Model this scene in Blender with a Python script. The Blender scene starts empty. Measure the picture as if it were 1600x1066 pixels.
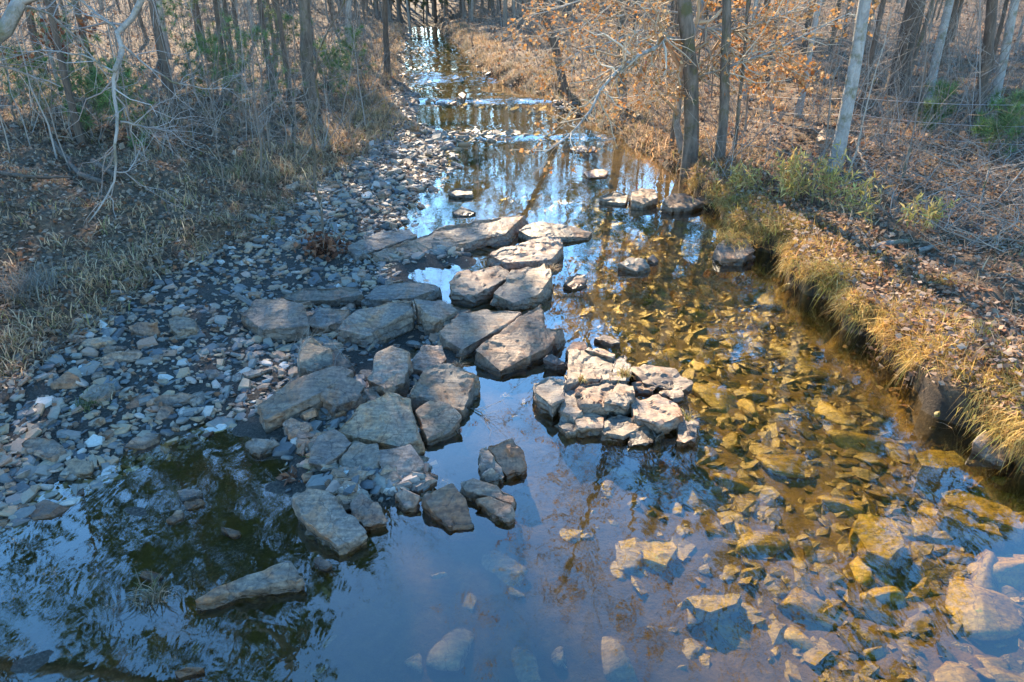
import bpy, bmesh, math, random
import numpy as np
from mathutils import Vector

# ------------------------------------------------------------------ camera, sky, sun, exposure
SC = bpy.context.scene
COL = SC.collection
PITCH = math.radians(27.0); FPX = 1100.0; CAM_H = 4.0
cam_d = bpy.data.cameras.new('camera'); cam = bpy.data.objects.new('camera', cam_d); COL.objects.link(cam)
cam.location = (0, 0, CAM_H); cam.rotation_euler = (math.radians(90) - PITCH, 0, 0)
cam_d.sensor_width = 36.0; cam_d.lens = 36.0 * FPX / 1600.0; cam_d.clip_start = 0.05; cam_d.clip_end = 2000
SC.camera = cam

SUN_AZ = math.radians(-16.0)      # from straight ahead, negative is towards the left bank
SUN_EL = math.radians(34.0)
world = bpy.data.worlds.new('World'); SC.world = world; world.use_nodes = True
wn = world.node_tree.nodes; wl = world.node_tree.links
sky = wn.new('ShaderNodeTexSky'); sky.sky_type = 'NISHITA'; sky.sun_disc = False
sky.sun_elevation = SUN_EL; sky.sun_rotation = SUN_AZ
sky.air_density = 1.15; sky.dust_density = 0.05; sky.ozone_density = 3.0; sky.altitude = 200
hsv = wn.new('ShaderNodeHueSaturation'); hsv.inputs['Saturation'].default_value = 1.24; hsv.inputs['Hue'].default_value = 0.496
wl.new(sky.outputs[0], hsv.inputs['Color']); wl.new(hsv.outputs[0], wn['Background'].inputs[0]); wn['Background'].inputs[1].default_value = 0.15
sun_d = bpy.data.lights.new('sun', 'SUN'); sun_d.energy = 4.4; sun_d.angle = math.radians(0.6); sun_d.color = (1.0, 0.80, 0.54)
sun = bpy.data.objects.new('sun', sun_d); COL.objects.link(sun)
SUN_DIR = Vector((math.sin(SUN_AZ) * math.cos(SUN_EL), math.cos(SUN_AZ) * math.cos(SUN_EL), math.sin(SUN_EL)))
sun.rotation_euler = (-SUN_DIR).to_track_quat('-Z', 'Y').to_euler(); sun.location = SUN_DIR * 60
SC.view_settings.view_transform = 'Standard'; SC.view_settings.look = 'None'
SC.view_settings.exposure = 2.1; SC.view_settings.gamma = 1.0
SC.render.engine = 'CYCLES'
SC.cycles.max_bounces = 6; SC.cycles.transparent_max_bounces = 12
SC.cycles.sample_clamp_indirect = 4.0; SC.cycles.caustics_reflective = False; SC.cycles.caustics_refractive = False
SC.cycles.use_denoising = True

# ------------------------------------------------------------------ helpers
RNG = np.random.default_rng(11)
random.seed(5)
CP, SP = math.cos(PITCH), math.sin(PITCH)

def ray(u, v):
    a = (u - 800.0) / FPX; b = (533.0 - v) / FPX
    return np.array([a, CP + b * SP, -SP + b * CP])

def at(u, v, z=0.0):                       # photograph position -> the point of the place at height z
    d = ray(u, v); t = (z - CAM_H) / d[2]
    return np.array([d[0] * t, d[1] * t, z])

def pd(u, v, depth):                       # photograph position and distance -> point
    return np.array([0, 0, CAM_H]) + ray(u, v) * depth

def smooth(t):
    t = np.clip(t, 0, 1); return t * t * (3 - 2 * t)

def _hash(ix, iy, iz):
    h = (ix * 374761393 + iy * 668265263 + iz * 2147483647 * 3 + 1274126177) & 0xFFFFFFFF
    h = ((h ^ (h >> 13)) * 1274126177) & 0xFFFFFFFF
    h = ((h ^ (h >> 16)) * 2246822519) & 0xFFFFFFFF
    return ((h ^ (h >> 15)) & 0xFFFFFF) / float(0xFFFFFF)

def vnoise(p):                              # value noise, -1..1, p is (n,3)
    p = np.asarray(p, float); i = np.floor(p).astype(np.int64); f = p - i; f = f * f * (3 - 2 * f)
    out = 0
    for dx in (0, 1):
        wx = f[:, 0] if dx else 1 - f[:, 0]
        for dy in (0, 1):
            wy = f[:, 1] if dy else 1 - f[:, 1]
            for dz in (0, 1):
                wz = f[:, 2] if dz else 1 - f[:, 2]
                out = out + wx * wy * wz * _hash(i[:, 0] + dx, i[:, 1] + dy, i[:, 2] + dz)
    return out * 2 - 1

def fbm(p, octaves=4, gain=0.5):
    p = np.asarray(p, float); s = 0; a = 1.0
    for o in range(octaves):
        s = s + a * vnoise(p * (2 ** o) + 17.3 * o); a *= gain
    return s

def fbm2(x, y, scale, octaves=4, seed=0.0):
    x = np.asarray(x, float); y = np.asarray(y, float)
    p = np.stack([x.ravel() * scale, y.ravel() * scale, np.full(x.size, seed)], 1)
    return fbm(p, octaves).reshape(x.shape)

def mesh_np(name, V, faces, mat=None, col=None, flat=True):
    """faces: list of int arrays (m,k)"""
    me = bpy.data.meshes.new(name)
    V = np.asarray(V, np.float32); me.vertices.add(len(V)); me.vertices.foreach_set('co', V.ravel())
    faces = [np.asarray(f, np.int32) for f in faces if len(f)]
    loops = np.concatenate([f.ravel() for f in faces]); tot = np.concatenate([np.full(len(f), f.shape[1], np.int32) for f in faces])
    me.loops.add(len(loops)); me.loops.foreach_set('vertex_index', loops)
    me.polygons.add(len(tot)); st = np.zeros(len(tot), np.int32); st[1:] = np.cumsum(tot)[:-1]
    me.polygons.foreach_set('loop_start', st)
    me.polygons.foreach_set('use_smooth', np.full(len(tot), not flat, bool))
    me.update(calc_edges=True)
    if col is not None:
        c = np.ones((len(V), 4), np.float32); c[:, :3] = col
        a = me.color_attributes.new('Col', 'FLOAT_COLOR', 'POINT'); a.data.foreach_set('color', c.ravel())
    if mat: me.materials.append(mat)
    return me

def link(name, me, parent=None, label=None, cat=None, group=None, kind=None, loc=None):
    o = bpy.data.objects.new(name, me); COL.objects.link(o)
    if parent: o.parent = parent
    if label: o['label'] = label
    if cat: o['category'] = cat
    if group: o['group'] = group
    if kind: o['kind'] = kind
    if loc is not None: o.location = Vector([float(c) for c in loc])
    return o

# ------------------------------------------------------------------ materials
def new_mat(name):
    m = bpy.data.materials.new(name); m.use_nodes = True; nt = m.node_tree
    return m, nt.nodes, nt.links, nt.nodes['Principled BSDF']

def ramp(n, l, src, stops):
    r = n.new('ShaderNodeValToRGB'); e = r.color_ramp.elements
    while len(e) < len(stops): e.new(0.5)
    for i, (p, c) in enumerate(stops): e[i].position = p; e[i].color = (*c, 1)
    l.new(src, r.inputs[0]); return r.outputs[0]

def noise(n, l, scale, detail=6, rough=0.6, vec=None, dist=0.0):
    t = n.new('ShaderNodeTexNoise'); t.inputs['Scale'].default_value = scale; t.inputs['Detail'].default_value = detail
    t.inputs['Roughness'].default_value = rough; t.inputs['Distortion'].default_value = dist
    if vec is not None: l.new(vec, t.inputs['Vector'])
    return t.outputs[0]

def mixc(n, l, fac, a, b, mode='MIX'):
    m = n.new('ShaderNodeMix'); m.data_type = 'RGBA'; m.blend_type = mode
    for sock, val in ((m.inputs[0], fac), (m.inputs[6], a), (m.inputs[7], b)):
        if isinstance(val, bpy.types.NodeSocket): l.new(val, sock)
        elif isinstance(val, tuple): sock.default_value = (*val, 1)
        else: sock.default_value = val
    return m.outputs[2]

def bump(n, l, b, h, strength=0.5, dist=0.02):
    k = n.new('ShaderNodeBump'); k.inputs['Strength'].default_value = strength; k.inputs['Distance'].default_value = dist
    l.new(h, k.inputs['Height']); l.new(k.outputs[0], b.inputs['Normal'])

def geo_pos(n): return n.new('ShaderNodeNewGeometry').outputs['Position']

def rock_material(name, c1, c2, c3, lichen=(0.34, 0.30, 0.17), lich_at=0.66):
    m, n, l, b = new_mat(name)
    pos = geo_pos(n); inf = n.new('ShaderNodeObjectInfo')
    off = n.new('ShaderNodeVectorMath'); off.operation = 'MULTIPLY_ADD'
    comb = n.new('ShaderNodeCombineXYZ')
    for i in range(3): l.new(inf.outputs['Random'], comb.inputs[i])
    l.new(comb.outputs[0], off.inputs[0]); off.inputs[1].default_value = (37, 53, 91); l.new(pos, off.inputs[2])
    v = off.outputs[0]
    big = noise(n, l, 2.6, 5, 0.62, v, 0.6)
    c = ramp(n, l, big, [(0.32, c1), (0.50, c2), (0.68, c3)])
    fine = noise(n, l, 26, 8, 0.75, v)
    fc = ramp(n, l, fine, [(0.32, (0.25, 0.25, 0.26)), (0.5, (1, 1, 1)), (0.68, (1.75, 1.66, 1.5))])
    c = mixc(n, l, 0.85, c, fc, 'MULTIPLY')
    # bedding streaks
    mp = n.new('ShaderNodeMapping'); mp.inputs['Rotation'].default_value = (0.35, 0.2, 0.6); mp.inputs['Scale'].default_value = (3, 22, 14); l.new(v, mp.inputs[0])
    st = noise(n, l, 1.3, 6, 0.6, mp.outputs[0], 0.4)
    sc_ = ramp(n, l, st, [(0.38, (0.42, 0.40, 0.40)), (0.52, (1, 1, 1)), (0.68, (1.35, 1.33, 1.3))])
    c = mixc(n, l, 0.6, c, sc_, 'MULTIPLY')
    rn = noise(n, l, 1.7, 7, 0.7, v, 1.2)
    if 'bed' not in name: c = mixc(n, l, ramp(n, l, rn, [(0.50, (0, 0, 0)), (0.60, (0.75, 0.75, 0.75))]), c, mixc(n, l, 1.0, c, (1.35, 0.86, 0.52), 'MULTIPLY'))
    vo = n.new('ShaderNodeTexVoronoi'); vo.feature = 'DISTANCE_TO_EDGE'; vo.inputs['Scale'].default_value = 2.4
    wv = n.new('ShaderNodeVectorMath'); wv.operation = 'MULTIPLY_ADD'; nt_ = n.new('ShaderNodeTexNoise'); nt_.inputs['Scale'].default_value = 3.0; nt_.inputs['Detail'].default_value = 5; l.new(v, nt_.inputs['Vector'])
    l.new(nt_.outputs['Color'], wv.inputs[0]); wv.inputs[1].default_value = (0.5, 0.5, 0.5); l.new(v, wv.inputs[2]); l.new(wv.outputs[0], vo.inputs['Vector'])
    crack = ramp(n, l, vo.outputs['Distance'], [(0.0, (0.25, 0.22, 0.2)), (0.014, (1, 1, 1))])
    c = mixc(n, l, 0.8, c, crack, 'MULTIPLY')
    # crusty lichen
    ln = noise(n, l, 5.5, 9, 0.78, v, 0.3)
    lf = ramp(n, l, ln, [(lich_at - 0.03, (0, 0, 0)), (lich_at + 0.03, (1, 1, 1))])
    c = mixc(n, l, lf, c, lichen)
    # brightness of each stone
    vr = n.new('ShaderNodeMapRange'); vr.inputs[3].default_value = 0.72; vr.inputs[4].default_value = 1.28; l.new(inf.outputs['Random'], vr.inputs[0])
    fr_ = n.new('ShaderNodeMath'); fr_.operation = 'FRACT'; ml_ = n.new('ShaderNodeMath'); ml_.operation = 'MULTIPLY'; ml_.inputs[1].default_value = 7.31; l.new(inf.outputs['Random'], ml_.inputs[0]); l.new(ml_.outputs[0], fr_.inputs[0])
    if 'bed' not in name: c = mixc(n, l, 1.0, c, ramp(n, l, fr_.outputs[0], [(0.0, (0.92, 0.95, 1.0)), (0.3, (1.08, 1.0, 0.90)), (0.55, (1.22, 0.96, 0.80)), (0.8, (0.98, 0.90, 0.90)), (1.0, (1.14, 1.04, 0.84))]), 'MULTIPLY')
    vm = n.new('ShaderNodeCombineColor')
    for i in range(3): l.new(vr.outputs[0], vm.inputs[i])
    c = mixc(n, l, 1.0, c, vm.outputs[0], 'MULTIPLY')
    # wet foot at the water line
    sep = n.new('ShaderNodeSeparateXYZ'); l.new(pos, sep.inputs[0])
    wob = n.new('ShaderNodeMath'); wob.operation = 'MULTIPLY_ADD'; l.new(big, wob.inputs[0]); wob.inputs[1].default_value = -0.10; l.new(sep.outputs[2], wob.inputs[2])
    wet = n.new('ShaderNodeMapRange'); wet.inputs[1].default_value = -0.012; wet.inputs[2].default_value = 0.02; wet.inputs[3].default_value = 1; wet.inputs[4].default_value = 0
    l.new(wob.outputs[0], wet.inputs[0])
    if 'bed' not in name: c = mixc(n, l, wet.outputs[0], c, mixc(n, l, 1.0, c, (0.42, 0.36, 0.28), 'MULTIPLY'))
    l.new(c, b.inputs['Base Color'])
    rr = n.new('ShaderNodeMapRange'); l.new(wet.outputs[0], rr.inputs[0]); rr.inputs[3].default_value = 0.52; rr.inputs[4].default_value = 0.25
    l.new(rr.outputs[0], b.inputs['Roughness'])
    hs = n.new('ShaderNodeMath'); hs.operation = 'ADD'; l.new(fine, hs.inputs[0]); l.new(st, hs.inputs[1])
    bump(n, l, b, hs.outputs[0], 0.7, 0.014)
    return m

M_SLATE = rock_material('slate_rock', (0.125, 0.107, 0.098), (0.205, 0.162, 0.13), (0.25, 0.155, 0.095), lichen=(0.26, 0.22, 0.12))
M_TAN = rock_material('tan_rock', (0.13, 0.11, 0.098), (0.20, 0.162, 0.128), (0.23, 0.152, 0.098), lich_at=0.7)
M_STONE = rock_material('loose_stone', (0.14, 0.125, 0.115), (0.24, 0.19, 0.15), (0.30, 0.185, 0.11), lich_at=0.8)
M_RUST = rock_material('rusty_rock', (0.15, 0.11, 0.095), (0.20, 0.135, 0.10), (0.24, 0.135, 0.07), lich_at=0.75)
M_BED = rock_material('creek_bed_stone', (0.16, 0.108, 0.02), (0.26, 0.18, 0.024), (0.18, 0.145, 0.032), lichen=(0.10, 0.19, 0.012), lich_at=0.64)

def colour_attr_mat(name, trans=0.35, rough=0.7, var=0.0):
    m, n, l, b = new_mat(name)
    a = n.new('ShaderNodeVertexColor'); a.layer_name = 'Col'
    l.new(a.outputs[0], b.inputs['Base Color']); b.inputs['Roughness'].default_value = rough
    b.inputs['Specular IOR Level'].default_value = 0.25
    if trans > 0:
        t = n.new('ShaderNodeBsdfTranslucent'); l.new(a.outputs[0], t.inputs[0])
        mx = n.new('ShaderNodeMixShader'); mx.inputs[0].default_value = trans
        l.new(b.outputs[0], mx.inputs[1]); l.new(t.outputs[0], mx.inputs[2]); l.new(mx.outputs[0], n['Material Output'].inputs[0])
    return m
M_LEAF = colour_attr_mat('dry_leaf', 0.3)
M_GRASS = colour_attr_mat('dry_grass', 0.4)
M_NEEDLE = colour_attr_mat('pine_needle', 0.3, 0.5)
M_TWIG = colour_attr_mat('twig_bark', 0.0, 0.8)

def bark(name, c1, c2, moss=None, scale=9, stretch=0.22):
    m, n, l, b = new_mat(name); tc = n.new('ShaderNodeTexCoord')
    mp = n.new('ShaderNodeMapping'); mp.inputs['Scale'].default_value = (1, 1, stretch); l.new(tc.outputs['Object'], mp.inputs[0])
    f = noise(n, l, scale, 8, 0.7, mp.outputs[0], 0.5)
    c = ramp(n, l, f, [(0.34, c1), (0.62, c2)])
    if moss:
        g = noise(n, l, 2.2, 7, 0.7, tc.outputs['Object'])
        c = mixc(n, l, ramp(n, l, g, [(0.52, (0, 0, 0)), (0.62, (1, 1, 1))]), c, moss)
    l.new(c, b.inputs['Base Color']); b.inputs['Roughness'].default_value = 0.85
    bump(n, l, b, f, 1.0, 0.06); return m
M_BARK = bark('grey_bark', (0.06, 0.047, 0.036), (0.21, 0.17, 0.135), (0.10, 0.09, 0.04))
M_BARK_PALE = bark('pale_bark', (0.20, 0.19, 0.18), (0.42, 0.40, 0.37), (0.16, 0.15, 0.09), 6, 0.5)
M_BARK_DARK = bark('dark_pine_bark', (0.05, 0.038, 0.03), (0.16, 0.115, 0.085))
M_WOOD = bark('dead_wood', (0.12, 0.10, 0.085), (0.33, 0.29, 0.25), (0.08, 0.085, 0.03))
M_WIRE, _n, _l, _b = new_mat('galvanised_wire'); _b.inputs['Base Color'].default_value = (0.45, 0.46, 0.48, 1); _b.inputs['Metallic'].default_value = 0.7; _b.inputs['Roughness'].default_value = 0.45
M_RED, _n, _l, _b = new_mat('red_paint'); _b.inputs['Base Color'].default_value = (0.45, 0.03, 0.03, 1)
M_FOAM, _n, _l, _b = new_mat('white_water'); _b.inputs['Base Color'].default_value = (0.8, 0.82, 0.84, 1); _b.inputs['Roughness'].default_value = 0.35

def ground_material():
    m, n, l, b = new_mat('forest_ground')
    pos = geo_pos(n); a = n.new('ShaderNodeVertexColor'); a.layer_name = 'Col'
    sep = n.new('ShaderNodeSeparateColor'); l.new(a.outputs[0], sep.inputs[0])
    f1 = noise(n, l, 14, 9, 0.75, pos); f2 = noise(n, l, 1.1, 6, 0.6, pos); f3 = noise(n, l, 45, 6, 0.7, pos)
    litter = ramp(n, l, f1, [(0.3, (0.035, 0.026, 0.019)), (0.48, (0.115, 0.073, 0.043)), (0.6, (0.18, 0.118, 0.073)), (0.74, (0.27, 0.19, 0.125))])
    litter = mixc(n, l, 0.6, litter, ramp(n, l, f2, [(0.3, (0.7, 0.72, 0.55)), (0.6, (1.1, 1, 0.95))]), 'MULTIPLY')
    grav = ramp(n, l, f3, [(0.35, (0.016, 0.013, 0.011)), (0.55, (0.055, 0.045, 0.035)), (0.75, (0.17, 0.14, 0.11))])
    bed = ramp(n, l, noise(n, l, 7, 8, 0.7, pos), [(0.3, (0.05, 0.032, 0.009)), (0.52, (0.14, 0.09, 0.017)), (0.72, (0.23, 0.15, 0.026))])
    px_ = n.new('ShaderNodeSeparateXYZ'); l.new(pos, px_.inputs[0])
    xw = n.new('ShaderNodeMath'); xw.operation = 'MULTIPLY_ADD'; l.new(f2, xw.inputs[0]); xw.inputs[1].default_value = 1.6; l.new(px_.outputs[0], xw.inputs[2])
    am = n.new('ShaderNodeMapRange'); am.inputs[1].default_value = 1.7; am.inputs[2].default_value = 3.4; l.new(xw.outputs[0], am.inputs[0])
    bed = mixc(n, l, am.outputs[0], mixc(n, l, 1.0, bed, (0.40, 0.46, 0.75), 'MULTIPLY'), bed)  # bed left of the amber side darkened in its colour to stand for shade
    c = mixc(n, l, sep.outputs[1], litter, grav); c = mixc(n, l, sep.outputs[2], c, bed); c = mixc(n, l, sep.outputs[0], c, (0.03, 0.021, 0.014))  # red mask: near-black mud that also carries the undercut's shade
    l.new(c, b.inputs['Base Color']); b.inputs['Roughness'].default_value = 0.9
    bump(n, l, b, f1, 0.9, 0.06); return m
M_GROUND = ground_material()

def water_material():
    m, n, l, b = new_mat('creek_water'); n.remove(b)
    pos = geo_pos(n)
    mp = n.new('ShaderNodeMapping'); mp.inputs['Scale'].default_value = (1.0, 0.55, 1); mp.inputs['Rotation'].default_value = (0, 0, 0.35); l.new(pos, mp.inputs[0])
    w1 = noise(n, l, 3.2, 3, 0.5, mp.outputs[0], 0.8); w2 = noise(n, l, 17, 3, 0.5, mp.outputs[0], 1.0)
    mask = ramp(n, l, noise(n, l, 0.5, 2, 0.5, pos), [(0.42, (0.12, 0.12, 0.12)), (0.62, (1, 1, 1))])
    mul = n.new('ShaderNodeMath'); mul.operation = 'MULTIPLY'; l.new(w2, mul.inputs[0]); l.new(mask, mul.inputs[1])
    add = n.new('ShaderNodeMath'); add.operation = 'MULTIPLY_ADD'; l.new(mul.outputs[0], add.inputs[0]); add.inputs[1].default_value = 0.16; l.new(w1, add.inputs[2])
    bp = n.new('ShaderNodeBump'); bp.inputs['Strength'].default_value = 0.09; bp.inputs['Distance'].default_value = 0.03; l.new(add.outputs[0], bp.inputs['Height'])
    # Schlick's reflectance, the same from above and below
    def mth(op, a, b=None):
        k = n.new('ShaderNodeMath'); k.operation = op
        for i_, val in enumerate((a, b)):
            if isinstance(val, bpy.types.NodeSocket): l.new(val, k.inputs[i_])
            elif val is not None: k.inputs[i_].default_value = val
        return k.outputs[0]
    dt = n.new('ShaderNodeVectorMath'); dt.operation = 'DOT_PRODUCT'; l.new(bp.outputs[0], dt.inputs[0]); l.new(n.new('ShaderNodeNewGeometry').outputs['Incoming'], dt.inputs[1])
    one = mth('SUBTRACT', 1.0, mth('ABSOLUTE', dt.outputs['Value'])); F0 = 0.072
    fac = mth('ADD', mth('MULTIPLY', mth('POWER', one, 3.0), 1 - F0), F0)
    tr = n.new('ShaderNodeBsdfTransparent'); tr.inputs[0].default_value = (0.80, 0.71, 0.46, 1)
    gl = n.new('ShaderNodeBsdfGlossy'); gl.inputs['Roughness'].default_value = 0.015; gl.inputs['Color'].default_value = (1, 1, 1, 1); l.new(bp.outputs[0], gl.inputs['Normal'])
    mx = n.new('ShaderNodeMixShader'); l.new(fac, mx.inputs[0]); l.new(tr.outputs[0], mx.inputs[1]); l.new(gl.outputs[0], mx.inputs[2])
    l.new(mx.outputs[0], n['Material Output'].inputs[0]); return m
M_WATER = water_material()

# ------------------------------------------------------------------ lie of the land
_R = np.array([(-8.5, 90), (-6.2, 62), (-4.82, 52.04), (-2.93, 43.21), (-1.14, 33.16), (0.76, 29.19), (1.77, 25.33), (2.62, 22.87), (3.29, 19.32), (3.92, 16.59), (3.84, 14.89), (3.96, 13.25), (3.73, 11.91), (4.04, 10.93), (4.07, 10.21), (4.25, 8.67), (4.23, 7.64), (4.3, 6.66), (4.3, 6.27), (4.57, 5.8), (4.75, 5.14), (5.0, 4.21), (5.2, 2.9), (5.5, -30)])[::-1]
_L = np.array([(-11.5, 90), (-8.6, 62), (-7.01, 52.04), (-5.55, 38.28), (-4.05, 29.19), (-3.43, 22.87), (-2.04, 20.82), (-1.56, 17.24), (-2.07, 13.91), (-2.1, 10.93), (-2.12, 8.88), (-2.45, 7.4), (-2.69, 6.27), (-3.07, 6.02), (-3.85, 5.28), (-4.3, 4.66), (-5.4, 3.6), (-6.5, -30)])[::-1]
_V = np.array([(-12, 90), (-9.0, 62), (-7.4, 52.04), (-5.95, 38.28), (-4.45, 29.19), (-3.7, 23.0), (-3.3, 22.33), (-3.75, 17.24), (-4.26, 14.38), (-4.19, 11.56), (-4.72, 10.35), (-5.14, 9.1), (-5.14, 7.73), (-5.29, 6.79), (-5.6, 6.0), (-6.4, 4.2), (-7.5, -30)])[::-1]
def Rx(y): return np.interp(y, _R[:, 1], _R[:, 0])
def Lx(y): return np.interp(y, _L[:, 1], _L[:, 0])
def Vx(y): return np.interp(y, _V[:, 1], _V[:, 0])
def wz(y):                                  # the water rises in small steps upstream
    y = np.asarray(y, float)
    return 0.05 * smooth((y - 20.2) / 0.9) + 0.10 * smooth((y - 26.6) / 1.0) + 0.25 * smooth((y - 31) / 3) + 0.5 * smooth((y - 35) / 16)

PADS = [(*at(u, v)[:2], r) for u, v, r in [(455, 560, .5), (545, 545, .5), (610, 600, .4), (500, 650, .45), (570, 660, .4), (545, 760, .32), (600, 745, .3), (500, 700, .3), (640, 760, .22), (700, 535, .3), (560, 460, .7), (640, 500, .4), (450, 640, .3), (690, 400, .35), (610, 400, .6)]]
def ground(x, y):
    x = np.asarray(x, float); y = np.asarray(y, float); x, y = np.broadcast_arrays(x, y)
    wob = 0.16 * fbm2(x, y, 1.7, 3, 3.0)
    R = Rx(y) + wob + 0.1 * fbm2(x * 0, y, 2.3, 2, 8.0); L = Lx(y) + 0.5 * wob; V = Vx(y) + wob
    n1 = fbm2(x, y, 0.45, 4, 1.0); n2 = fbm2(x, y, 2.8, 3, 2.0)
    dR = x - R; dV = V - x
    hr = 0.37 * smooth(dR / (0.2 + 0.7 * smooth((y - 15) / 5))) + 0.085 * np.clip(dR, 0, 9) + smooth(dR / 1.5) * (0.16 * n1 + 0.05 * n2)
    hr = hr - 0.38 * np.exp(-((x - 7.4) / 0.9) ** 2 - ((y - 11.6) / 1.3) ** 2) - 0.35 * np.exp(-((x - 9.6) / 1.2) ** 2 - ((y - 11.2) / 1.0) ** 2)
    hv = 0.27 + 0.12 * np.clip(dV, 0, 6) + smooth(dV / 1.5) * (0.17 * n1 + 0.05 * n2) + 0.12 * smooth(dV / 0.5)
    t = np.clip((x - V) / np.maximum(L - V, 0.05), 0, 1)
    hg = 0.27 * (1 - t) + 0.01 * t + 0.035 * n2 * (1 - t * 0.3)
    tt = np.clip((x - L) / np.maximum(R - L, 0.1), 0, 1)
    far = 1 - 0.6 * smooth((y - 10) / 8)
    pad = 0
    for px_, py_, pr_ in PADS: pad = pad + 0.12 * np.exp(-((x - px_) ** 2 + (y - py_) ** 2) / (1.12 * pr_) ** 2)
    hb = np.minimum(pad, 0.115) - (0.045 + 0.36 * smooth((tt - 0.28) / 0.5) * far) + 0.035 * n2 + 0.01
    h = np.where(dR > 0, hr - 0.30 * (1 - smooth(dR / 0.1)) * far, np.where(dV > 0, hv, np.where(x < L, hg, hb)))
    h = h + 0.055 * np.clip(-x - 11, 0, 80) + 0.05 * np.clip(x - 12, 0, 80) + 0.05 * np.clip(y - 58, 0, 100) * smooth((y - 58) / 20)
    return h + wz(y)

def g1(x, y): return float(ground(np.array([float(x)]), np.array([float(y)]))[0])
def at_ground(u, v):
    z = 0.6
    for _ in range(12):
        p = at(u, v, z); z = 0.5 * z + 0.5 * g1(p[0], p[1])
    p = at(u, v, z); return np.array([p[0], p[1], g1(p[0], p[1])])

xs = np.concatenate([-np.geomspace(10.1, 190, 42)[::-1], np.arange(-10, 10.01, 0.08), np.geomspace(10.1, 190, 42)])
ys = np.concatenate([np.arange(-26, 1.2, 0.9), np.arange(1.5, 18, 0.08), np.arange(18, 40, 0.2), np.arange(40, 70, 0.8), np.geomspace(70, 320, 50)])
X, Y = np.meshgrid(xs, ys); Z = ground(X, Y)
nx, ny = len(xs), len(ys)
ii = np.arange(nx * ny).reshape(ny, nx)
quads = np.stack([ii[:-1, :-1], ii[:-1, 1:], ii[1:, 1:], ii[1:, :-1]], -1).reshape(-1, 4)
# what the ground is made of: green = gravel, blue = creek bed
wobg = 0.35 * fbm2(X, Y, 1.3, 3, 5.0)
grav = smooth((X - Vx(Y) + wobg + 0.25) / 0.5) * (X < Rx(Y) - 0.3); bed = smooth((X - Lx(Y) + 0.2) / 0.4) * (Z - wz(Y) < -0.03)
bed = np.maximum(bed, 0)
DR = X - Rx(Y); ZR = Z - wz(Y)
shaded_soil = ((DR > -0.5) & (DR < 0.8) & (ZR > -0.12) & (ZR < 0.27)) * 1.0  # dark wet mud of the bank face, with undercut shade painted in
under = (DR > -0.5) & (DR < 0.8) & (ZR < 0.40) & (ZR > -0.3) & (Y < 17) & (np.gradient(Z, axis=1) > 0.05)
X = X + np.where(under, 0.14 * smooth((0.32 - ZR) / 0.25), 0)
colr = np.stack([shaded_soil, grav, bed], -1).reshape(-1, 3)
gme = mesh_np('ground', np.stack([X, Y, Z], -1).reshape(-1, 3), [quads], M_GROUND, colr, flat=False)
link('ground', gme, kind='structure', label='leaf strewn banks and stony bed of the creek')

wy = np.concatenate([np.arange(-26, 18, 0.5), np.arange(18, 60, 0.2)])
wt = np.linspace(0, 1, 40)
WX = (Vx(wy) - 0.2)[:, None] * (1 - wt) + (Rx(wy) + 0.55)[:, None] * wt; WY = np.repeat(wy[:, None], 40, 1)
WZ = wz(WY) + 0.012 * fbm2(WX, WY, 2.2, 3, 6.0) * smooth((WY - 19.8) / 0.6) * (1 - smooth((WY - 22) / 1.0)) + 0.012 * fbm2(WX, WY, 1.8, 3, 7.0) * smooth((WY - 26) / 1)
iw = np.arange(WX.size).reshape(WX.shape)
wq = np.stack([iw[:-1, :-1], iw[:-1, 1:], iw[1:, 1:], iw[1:, :-1]], -1).reshape(-1, 4)
link('water', mesh_np('water', np.stack([WX, WY, WZ], -1).reshape(-1, 3), [wq], M_WATER, flat=False), kind='structure', label='clear shallow creek water mirroring the sky and bare trees')

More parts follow.
